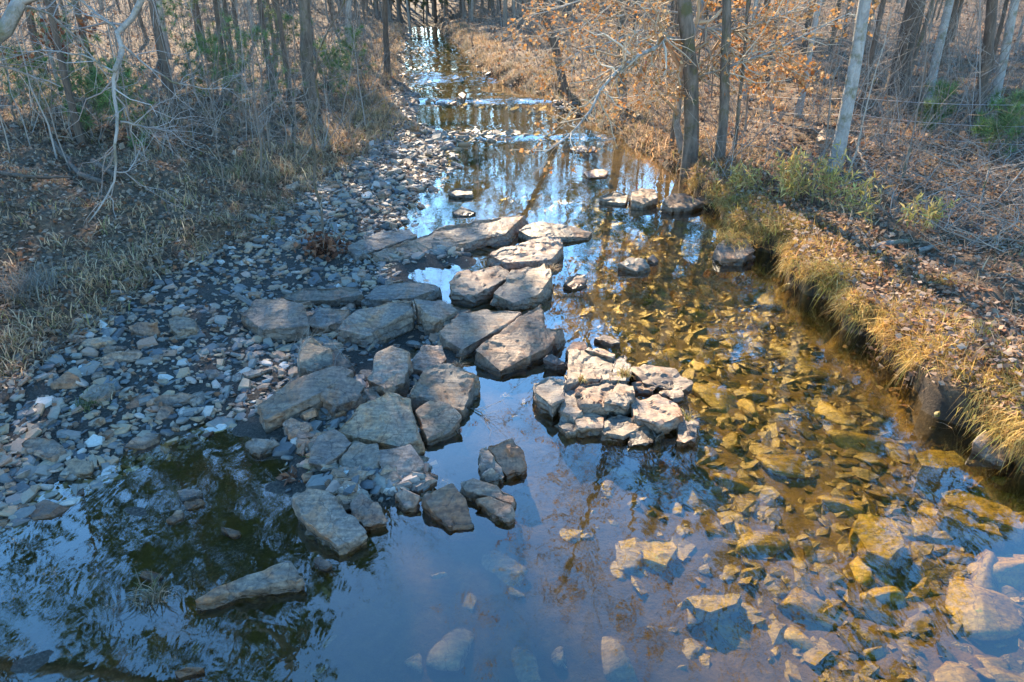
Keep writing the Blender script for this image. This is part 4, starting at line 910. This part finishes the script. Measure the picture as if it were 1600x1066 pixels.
# thinner grass over the right slope and the left bank
n = 900; x, y = bank_points(n, 3, 26, 1, rng, power=1.3); x, y = clumped(x, y, rng, 17, .10); z = ground(x, y); N = len(x)
xl, yl = bank_points(1500, 5, 26, -1, rng, power=1.4); xl, yl = clumped(xl, yl, rng, 18, .10); zl = ground(xl, yl)
ye = 5.5 + 20 * rng.random(420); xe = Vx(ye) + .1 - np.abs(rng.normal(0, .8, 420)); xe, ye = clumped(xe, ye, rng, 18, .09); xl = np.concatenate([xl, xe]); yl = np.concatenate([yl, ye]); zl = ground(xl, yl)
X2 = np.concatenate([x, xl]); Y2 = np.concatenate([y, yl]); Z2 = np.concatenate([z, zl]); N = len(X2)
grass_obj('dry_grass', np.stack([X2, Y2, Z2], 1), rng.uniform(.10, .34, N), unit2(N, rng), rng.uniform(.3, 1.3, N), rng.uniform(.003, .007, N) * (1 + Y2 * .05), rng, DULL, label='dull dry grass scattered among the fallen leaves', kind='stuff')

def tuft(name, loc, n, h, label, cols, sd=.06, lean=(.3, 1.2), cat='grass', bx=0, by=0, k=1.0, w=(.0035, .008)):
    B = np.stack([rng.normal(0, sd, n), rng.normal(0, sd, n), np.zeros(n)], 1)
    return grass_obj(name, B, rng.uniform(.5, 1, n) * h, unit2(n, rng, bx, by, k), rng.uniform(*lean, n), rng.uniform(*w, n), rng, cols, label=label, cat=cat, loc=loc)

TUFTS = [((1170, 322), 1700, .42, .28, 'big domed golden grass tuft where the bank juts out', STRAW), ((1148, 376), 900, .26, .17, 'golden grass tuft crowning the mossy rock', STRAW),
         ((1225, 352), 1100, .36, .24, 'golden tuft behind the domed tuft on the bank corner', STRAW), ((1300, 430), 700, .45, .15, 'bright drooping tuft on the bank edge below the fallen log', STRAW),
         ((1480, 445), 260, .3, .08, 'small round orange tuft alone on the leafy slope', STRAW)]
for (u, v), nb, hh, sd, lab, cols in TUFTS:
    p = at_ground(u, v); p[2] = max(p[2], .25)
    if v == 376: p = at(u, v, .2)
    tuft('grass_tuft', p, nb, hh, lab, cols, sd, (.5, 1.4), bx=-.6, by=-.4)
GREEN = [(0.10, 0.15, 0.03), (0.16, 0.19, 0.05), (0.26, 0.22, 0.10)]
tuft('grass_tuft', at(510, 728, .06), 170, .2, 'green grass tuft growing against the three rounded slabs', GREEN, .05)
tuft('grass_tuft', at(238, 935, .0), 90, .24, 'straggly dry tuft standing in the lower pool', DULL, .05)
tuft('grass_tuft', at(1075, 657, .14), 40, .2, 'pale yellow tuft on the end block of the outcrop', STRAW, .02)
tuft('grass_tuft', at(908, 596, .33), 50, .13, 'tiny orange tuft in a crack of the outcrop', STRAW, .02)
tuft('grass_tuft', at(975, 588, .3), 90, .18, 'dry tuft behind the crest of the outcrop', STRAW, .03)
tuft('grass_tuft', at(862, 425, .1), 90, .25, 'dry tuft at the channel end of the twin block', DULL, .03)
tuft('grass_tuft', at(715, 575, .18), 70, .16, 'mossy dry tuft in the gap between the bright slabs', DULL, .03)
tuft('grass_tuft', at(650, 205, .25), 160, .5, 'pale grass tuft on the far gravel point', DULL, .1, w=(.004, .009))
tuft('grass_tuft', at_ground(135, 635), 120, .18, 'small green and straw tuft on the gravel bar', GREEN, .06)
tuft('grass_tuft', at_ground(160, 620), 120, .2, 'dry tuft beside the small green tuft on the gravel', DULL, .06)
tuft('grass_tuft', at_ground(45, 455), 420, .5, 'long pale bleached grass tuft on the shaded slope', [(0.36, 0.30, 0.24), (0.30, 0.24, 0.18)], .16)

# river cane on the right bank
def cane(loc, n, h, label):
    e = bpy.data.objects.new('cane_clump', None); COL.objects.link(e); e.location = Vector([float(c) for c in loc]); e['label'] = label; e['category'] = 'cane'
    B = np.stack([rng.normal(0, .16, n), rng.normal(0, .16, n), np.zeros(n)], 1); k = 5; s = np.linspace(0, 1, k)[None, :, None]
    D = rng.normal(size=(n, 3)) * [.18, .18, 0] + [0, 0, 1]; P = B[:, None] + D[:, None] * (rng.uniform(.5, 1, n) * h)[:, None, None] * s
    a = Acc(); a.tube(P, np.full((n, k), .004), 3, rng, [(0.30, 0.25, 0.10)]); link('stems', a.mesh('stems', M_TWIG), parent=e)
    V, F, C = leaves_on(P[:, 1:], n * 13, (.09, .19), rng, [(0.46, 0.36, 0.10), (0.56, 0.42, 0.17), (0.46, 0.29, 0.12), (0.44, 0.38, 0.12)], .03, -.6, .22); 
    link('leaves', mesh_np('leaves', V, [F], M_LEAF, C), parent=e)
for (u, v), n_, h_, lab in [((1228, 318), 26, .95, 'yellow green cane clump nearest the domed grass tuft'), ((1290, 318), 26, 1.0, 'yellow green cane clump under the pale leaning tree'),
                           ((1335, 335), 12, .6, 'small cane sprig right of the pale leaning tree'), ((1440, 360), 14, .6, 'low cane sprig above the fallen log'), ((1155, 300), 18, .6, 'cane sprigs at the corner behind the boulders')]:
    cane(at_ground(u, v), n_, h_, lab)

# young pines
def young_pine(loc, h, label, seed):
    r = np.random.default_rng(seed); path = trunk_path(h, (0, 0), r, 8)
    tm = trunk_mesh(path, .018, M_BARK, rng=r, sides=6); R0 = np.full((1, 8), .012)
    P1, R1 = grow(path[None], R0, 30, (h * .3, h * .7), (40, 80), r, k=5, up=.2, rad=.5, tmin=.03)
    a = Acc(); a.tube(P1, R1, 4, r); C = P1[:, 1:].reshape(-1, 3); C = np.concatenate([P1[:, 2:].reshape(-1, 3), P1[:, -1], path[4:]])
    V, F, Cc = needles(C, 26, .22, r, YOUNG, .0055)
    plant_tree((tm, a.mesh('crown', M_TWIG), mesh_np('needles', V, [F], M_NEEDLE, Cc)), loc, 0, label, 'young_pine', 'pine', part3='needles')
for i, (u, v, h, lab) in enumerate([(400, 172, 1.9, 'brightest young pine beside the sturdy pale tree'), (345, 165, 1.6, 'young pine just left of the brightest one'), (300, 110, 2.4, 'tall young pine behind the thin dark stem'),
        (205, 225, 1.5, 'low young pine behind the hanging crooked branch'), (120, 165, 1.8, 'young pine under the rust red leaves'), (60, 185, 1.4, 'young pine nearest the edge of the shaded wood'),
        (160, 215, 1.2, 'small bluish young pine on the leafy shaded slope'), (450, 130, 2.0, 'young pine partly behind the sturdy pale tree'), (560, 135, 1.6, 'young pine before the far gap by the creek'),
        (1455, 208, .9, 'bright green pine seedling behind the fence wires'), (1555, 245, 1.0, 'dull green pine seedling at the edge behind the fence'), (520, 160, 1.4, 'young pine to the creek side of the sturdy tree')]):
    young_pine(at_ground(u, v), h, lab, 300 + i)

# ------------------------------------------------------------------ hand placed branches
def branch_thing(name, label, cat, paths, twigs=0, tlen=(.2, .6), seed=1, leaves=0, lcols=BEECH, cols=TWIGC, mat=None, fine=0, lsize=(.05, .09), up=.05, ang=(20, 60), rscale=1.0):
    """paths: list of (points, r_start, r_end); the first is the main limb"""
    r = np.random.default_rng(seed); org = np.asarray(paths[0][0][0], float)
    e = bpy.data.objects.new(name, None); COL.objects.link(e); e.location = Vector(org); e['label'] = label; e['category'] = cat
    allP, allR = [], []
    for pts, ra, rb in paths:
        P = resample(np.asarray(pts, float) - org, 12); P[1:-1] += r.normal(size=(10, 3)) * np.linalg.norm(P[-1] - P[0]) * .006
        R = np.linspace(ra, rb, 12); V, Q = tubes(P[None], R[None], 8 if ra > .012 else 5)
        link('limb', mesh_np('limb', V, [Q], mat or M_BARK_PALE, flat=False), parent=e); allP.append(P); allR.append(R)
    if twigs:
        a = Acc(); P1, R1 = grow(np.array(allP), np.array(allR), twigs, tlen, ang, r, k=5, up=up, rad=.5, tmin=.1, wob=.15, rmin=.0025); R1 = R1 * rscale; a.tube(P1, R1, 4, r, cols)
        Pl = P1
        if fine:
            P2, R2 = grow(P1, R1, fine, (tlen[0] * .4, tlen[1] * .5), (20, 60), r, k=4, up=up, rad=.6, wob=.15, rmin=.002); a.tube(P2, R2, 3, r, cols); Pl = P2
        link('twigs', a.mesh('twigs', M_TWIG, flat=False), parent=e, kind='stuff')
        if leaves:
            V, F, C = leaves_on(Pl, leaves, lsize, r, lcols, .03); link('leaves', mesh_np('leaves', V, [F], M_LEAF, C), parent=e)
    return e
def px(d, *uv): return [pd(u, v, d + (i * 0.0)) for i, (u, v) in enumerate(uv)]

# tree at the near left, stem outside the picture, limbs crossing the upper corner
t0 = np.array([-6.9, 5.6, g1(-6.9, 5.6) - .2])
PALETW = [(0.36, 0.33, 0.31), (0.30, 0.27, 0.25), (0.24, 0.20, 0.18)]
branch_thing('overhanging_tree', 'pale barked tree reaching bare crooked limbs into the upper corner over the shaded bank', 'tree', [
    ([t0, t0 + (.1, .1, 2.5), t0 + (.3, .2, 5.5), t0 + (.2, .4, 9)], .16, .05),
    ([t0 + (.15, .1, 2.8), pd(-130, 150, 5.3), pd(0, 62, 5.2), pd(28, 8, 5.2), pd(60, -60, 5.3), pd(160, -260, 5.6)], .075, .04),
    ([pd(28, 8, 5.2), pd(75, 20, 5.5), pd(130, 70, 5.9), pd(172, 130, 6.2), pd(195, 140, 6.3)], .012, .004),
    ([pd(160, -260, 5.6), pd(240, -60, 5.9), pd(215, 18, 6.0), pd(182, 45, 6.0), pd(190, 75, 6.0), pd(178, 112, 6.0)], .045, .018),
    ([pd(190, 72, 6.0), pd(185, 100, 6.05), pd(176, 130, 6.1), pd(180, 165, 6.1), pd(188, 190, 6.1), pd(178, 230, 6.1), pd(180, 268, 6.2), pd(170, 300, 6.2), pd(155, 330, 6.2), pd(138, 348, 6.2)], .020, .005),
    ([pd(188, 190, 6.1), pd(235, 200, 6.3), pd(260, 205, 6.4)], .010, .005),
    ([pd(190, 70, 6.0), pd(225, 100, 6.2), pd(265, 128, 6.4), pd(310, 138, 6.6), pd(365, 140, 6.8)], .011, .003),
    ([pd(-140, 60, 5.3), pd(0, 104, 5.5), pd(50, 118, 5.7), pd(95, 136, 5.8)], .014, .005),
    ([pd(182, 45, 6.0), pd(150, 20, 6.0), pd(100, -20, 6.0)], .012, .008),
    ([pd(178, 112, 6.0), pd(130, 85, 5.9), pd(60, 80, 5.9), pd(0, 95, 5.9)], .009, .003),
    ([pd(178, 268, 6.2), pd(200, 270, 6.3), pd(215, 245, 6.4), pd(225, 215, 6.5)], .007, .002)],
    twigs=130, tlen=(.25, .9), seed=8, fine=260, cols=PALETW)
RUSTL = [(0.26, 0.085, 0.035), (0.32, 0.13, 0.055), (0.20, 0.06, 0.03)]
b0 = at_ground(25, 190); 
branch_thing('oak_sapling', 'small oak holding rust red dead leaves in the shaded wood', 'sapling', [
    ([b0, b0 + (.05, .1, 1.2), b0 + (.2, .1, 2.6)], .025, .01), ([b0 + (.05, .1, 1.0), b0 + (.9, .3, 1.5), b0 + (1.7, .4, 1.75)], .012, .004),
    ([b0 + (.1, .1, 1.5), b0 + (1.1, .0, 2.0), b0 + (2.2, .3, 2.2)], .012, .004), ([b0 + (.1, .1, 1.4), b0 + (-.8, .2, 2.0)], .01, .004)],
    twigs=70, tlen=(.3, .8), seed=15, fine=150, leaves=420, lcols=RUSTL, mat=M_BARK, lsize=(.08, .14))

# tall sapling on the gravel with a wad of leaves at its foot
s0 = at_ground(505, 385)
def sp(u, v): return pd(u, v, (s0[1] * CP + (CAM_H - s0[2]) * SP) - (385 - v) * 0.006)
branch_thing('sapling', 'tall thin bare sapling rising from the gravel through a wad of leaves', 'sapling', [
    ([s0 - (0, 0, .1), sp(500, 340), sp(490, 260), sp(493, 190), sp(498, 140), sp(490, 100), sp(505, 60), sp(530, 20), sp(545, -40)], .024, .009),
    ([sp(497, 135), sp(545, 110), sp(600, 85)], .008, .002), ([sp(497, 135), sp(440, 140), sp(370, 165)], .008, .002), ([sp(492, 100), sp(470, 95), sp(400, 70)], .006, .002),
    ([sp(498, 150), sp(440, 175), sp(380, 190), sp(365, 200)], .006, .002), ([sp(491, 250), sp(450, 215), sp(380, 205)], .006, .002), ([sp(490, 245), sp(540, 215), sp(585, 200)], .005, .002), ([sp(494, 120), sp(520, 60), sp(520, 0)], .006, .003)],
    twigs=60, tlen=(.25, .9), seed=21, fine=90, cols=TWIGC, mat=M_BARK)
def wad(loc, rad, n, label, name='leaf_wad'):
    d = rng.normal(size=(n, 3)); d /= np.linalg.norm(d, axis=1, keepdims=True); C = d * (rad * np.abs(rng.normal(.55, .4, n)))[:, None] * [1.15, 1, .85]; C[:, 2] = np.abs(C[:, 2] + rad * .45)
    V, F, Cc = leaf_quads(C, (.06, .12), rng, [(0.20, 0.085, 0.05), (0.26, 0.12, 0.07), (0.15, 0.06, 0.035)], rng.random()); e = bpy.data.objects.new(name, None); COL.objects.link(e); e.location = Vector([float(c) for c in loc]); e['label'] = label; e['category'] = 'leaves'; link('leaves', mesh_np('leaves', V, [F], M_LEAF, Cc), parent=e, kind='stuff')
    P, R = grow(np.array([[[0, 0, -.05], [0, 0, rad]]]), np.full((1, 2), .01), 14, (rad, rad * 2.5), (30, 100), rng, k=4, rmin=.003, tmin=.0); a = Acc(); a.tube(P, R, 4, rng); link('stems', a.mesh('stems', M_TWIG), parent=e, kind='stuff')
wad(at_ground(508, 396), .3, 420, 'ball of red brown flood leaves caught round the sapling foot')
wad(at(455, 752, .0), .07, 26, 'sprig of red brown leaves standing in blue water', 'leaf_sprig')

# beech limbs hanging over the creek
BT = [(0.52, 0.42, 0.31), (0.44, 0.33, 0.22), (0.58, 0.49, 0.38), (0.40, 0.27, 0.17)]
D0 = 14.5
branch_thing('beech_tree', 'beech with long pale drooping branch and copper leaves over the amber channel', 'tree', [
    ([at_ground(1063, 262), pd(1055, 200, 16.6), pd(1062, 120, 16.0), pd(1080, 60, 15.6), pd(1100, -30, 15.4), pd(1120, -300, 15.5)], .085, .05),
    ([pd(1075, 60, 15.6), pd(1040, 62, 15), pd(1000, 85, 14.2), pd(965, 112, 13.6), pd(940, 145, 13.2), pd(915, 185, 12.8), pd(880, 222, 12.5), pd(838, 248, 12.3)], .06, .008),
    ([pd(1080, 40, 15.6), pd(1000, 50, 15), pd(930, 70, 14.6), pd(880, 98, 14.4), pd(855, 108, 14.2)], .03, .005),
    ([pd(1085, 20, 15.5), pd(1000, 18, 15.2), pd(900, 40, 15), pd(830, 60, 15)], .03, .005),
    ([pd(1090, 0, 15.4), pd(980, -10, 15), pd(880, 10, 14.8), pd(800, 35, 14.8)], .03, .005),
    ([pd(1065, 110, 16), pd(1010, 130, 15), pd(970, 150, 14.5)], .02, .004),
    ([pd(1060, 130, 16), pd(1120, 110, 15.2), pd(1200, 85, 14.5), pd(1270, 45, 14), pd(1330, 20, 13.8)], .03, .010),
    ([pd(1085, 40, 15.5), pd(1150, 50, 15), pd(1230, 20, 14.5), pd(1300, -20, 14)], .03, .008),
    ([pd(1062, 150, 16.2), pd(1040, 145, 15.4), pd(1000, 155, 15), pd(975, 165, 14.8)], .014, .004)],
    twigs=420, tlen=(.4, 1.6), seed=33, fine=1500, leaves=2600, lsize=(.06, .11), cols=BT, mat=M_BARK_PALE, rscale=1.5)
branch_thing('beech_sapling', 'small beech full of copper leaves beside the pale leaning tree', 'sapling', [
    ([at_ground(1205, 190), pd(1215, 100, 17.5), pd(1230, 20, 17), pd(1235, -60, 17)], .04, .015),
    ([pd(1220, 70, 17.3), pd(1180, 60, 16), pd(1130, 75, 15.5)], .015, .004), ([pd(1222, 60, 17.3), pd(1280, 40, 16), pd(1340, 35, 15.5), pd(1400, 25, 15)], .015, .004),
    ([pd(1225, 40, 17.2), pd(1170, 15, 16), pd(1110, 10, 15.5)], .015, .004), ([pd(1215, 100, 17.5), pd(1245, 110, 16.5), pd(1265, 135, 16)], .012, .004), ([pd(1215, 110, 17.5), pd(1190, 120, 16.5), pd(1170, 122, 16)], .012, .004)],
    twigs=90, tlen=(.3, 1.0), seed=35, fine=400, leaves=1700, cols=BT, mat=M_BARK_PALE, lsize=(.07, .13), rscale=1.4)

# fallen wood
def log(label, pts, ra, rb, name='fallen_branch', mat=None, twigs=0, seed=3):
    branch_thing(name, label, 'branch', [(pts, ra, rb)], twigs=twigs, tlen=(.2, .6), seed=seed, mat=mat or M_WOOD)
def gp(u, v, dz=.04): p = at_ground(u, v); p[2] += dz; return p
log('short barkless log lying on the sunny leaf slope', [gp(1358, 394), gp(1378, 388, .07), gp(1400, 386, .08), gp(1418, 383, .06)], .05, .035, 'fallen_log')
log('smaller rotten log piece beside the barkless log', [gp(1432, 396), gp(1455, 392, .06)], .04, .03, 'fallen_log')
log('dark curved fallen branch at the edge of the shaded slope', [gp(-10, 272), gp(40, 283, .08), gp(80, 287, .1), gp(115, 284, .08)], .045, .02, mat=M_BARK_DARK)
log('dark bent fallen limb lying below the low young pine', [gp(85, 238, .3), gp(105, 255, .15), gp(125, 282, .08), gp(165, 292, .06)], .03, .045, mat=M_BARK_DARK)
log('short dark stump of limb beside the bent fallen limb', [gp(148, 262, .12), gp(165, 270, .08), gp(185, 284, .06)], .05, .04, mat=M_BARK_DARK)
log('pale straight stick leaning from the pale tree to the ground', [gp(1330, 245, .35), gp(1350, 275, .15), gp(1372, 300, .03)], .02, .012, seed=4)
log('upright pale stick in the dark brush hollow', [gp(1530, 325, 0), gp(1534, 300, .45)], .018, .012, seed=5)
log('pale stick slanting out of the dark brush hollow', [gp(1552, 322, 0), gp(1575, 305, .2), gp(1600, 285, .4)], .018, .012, seed=6)
log('grey stick lying over the dark hollow under the bank brush', [gp(1310, 300, .1), gp(1340, 297, .2), gp(1375, 300, .1)], .014, .008, seed=7)
log('rusty brown driftwood piece at the top of the gravel bar', [gp(385, 341, .05), gp(400, 345, .06), gp(415, 352, .04)], .05, .03, seed=8)
log('pale root stem sprawling over the gravel from the leaf ball', [gp(520, 372, .25), gp(535, 395, .12), gp(565, 410, .2), gp(598, 430, .12)], .014, .008, seed=9)
log('tangle of pale dead stems draped over the cone shaped stone', [at(468, 580, .3), at(466, 545, .56), at(490, 520, .62), at(515, 530, .5), at(540, 560, .4)], .006, .004, 'dead_stems', seed=10, twigs=26)
log('straight stick lying on the bed under the lower centre water', [at(835, 965, -.24), at(885, 1045, -.24)], .014, .010, 'sunken_stick', seed=12)
log('thin black twig trailing in the blue pool by the bright slab', [at(735, 638, .01), at(752, 645, .02), at(766, 660, .01)], .006, .003, 'floating_twig', seed=13, twigs=8)

# roots washed bare under the leaning tree
for lab, a_, b_, c_ in [('bare root drooping from the leaning tree, nearest the water', (1066, 264), (1056, 276), (1052, 292)), ('bare root running down the bank below the leaning tree', (1078, 268), (1080, 284), (1076, 304)), ('bare root spreading from the leaning tree towards the cane', (1086, 268), (1104, 276), (1124, 284))]:
    log(lab, [gp(*a_, .12), gp(*b_, .04), gp(*c_, -.02)], .05, .018, 'tree_root', mat=M_BARK, seed=len(lab))

# ------------------------------------------------------------------ wire fence
fe = bpy.data.objects.new('wire_fence', None); COL.objects.link(fe); f0 = at_ground(1325, 225); fe.location = Vector(f0); fe['label'] = 'sagging wire fence strung between trees and stakes in the wood'; fe['category'] = 'fence'
f1 = at_ground(1165, 205); f2 = at_ground(1640, 262)
def fence_wire(a, b, za, zb, sag):
    P = np.array([a + (b - a) * t for t in np.linspace(0, 1, 14)]); P[:, 2] = np.linspace(a[2] + za, b[2] + zb, 14) - sag * np.sin(np.linspace(0, np.pi, 14)); P -= f0
    V, Q = tubes(P[None], np.full((1, 14), .0045), 5); link('wire', mesh_np('wire', V, [Q], M_WIRE, flat=False), parent=fe)
for za, zb, sg in ((1.0, 1.15, .06), (.65, .75, .08), (.3, .4, .05)):
    fence_wire(f0, f2, za, zb, sg); fence_wire(f1, f0, za * .9, za, sg)
def fence_post(p, h, lean, mat, nm='post', tip=None):
    P = np.array([p + np.array([lean * t, 0, -.2 + (h + .2) * t]) for t in np.linspace(0, 1, 5)]) - f0; V, Q = tubes(P[None], np.full((1, 5), .028), 7)
    o = link(nm, mesh_np(nm, V, [Q], mat), parent=fe)
    if tip:
        P2 = np.array([P[-1] + (0, 0, z_) for z_ in (-.18, .02)]); V, Q = tubes(P2[None], np.full((1, 2), .033), 7); link('painted_top', mesh_np('painted_top', V, [Q], tip), parent=o)
fence_post(f1, 1.25, -.1, M_WOOD); fence_post(f2, 1.4, 0, M_WOOD); fence_post(at_ground(1410, 278), .55, 0, M_WOOD)
pr = at_ground(1005, 160); ps = bpy.data.objects.new('marker_post', None); COL.objects.link(ps); ps.location = Vector(pr); ps['label'] = 'thin dark post with a red painted top behind the drooping branch'; ps['category'] = 'post'
P = np.array([[0, 0, -.2], [0, 0, .9]]); V, Q = tubes(P[None], np.full((1, 2), .03), 8); link('shaft', mesh_np('shaft', V, [Q], M_BARK_DARK), parent=ps)
P = np.array([[0, 0, .9], [0, 0, 1.15]]); V, Q = tubes(P[None], np.full((1, 2), .036), 8); link('painted_top', mesh_np('painted_top', V, [Q], M_RED), parent=ps)
_b = at_ground(1298, 214); rock('broad mossy boulder half hidden behind the pale leaning tree', [(u, v, float(_b[2]) + h) for u, v, h in [(1276, 212, .22), (1288, 202, .34), (1308, 201, .36), (1322, 209, .28), (1308, 217, .2), (1285, 218, .18)]], base=float(_b[2]) - .1, mat=M_SLATE)
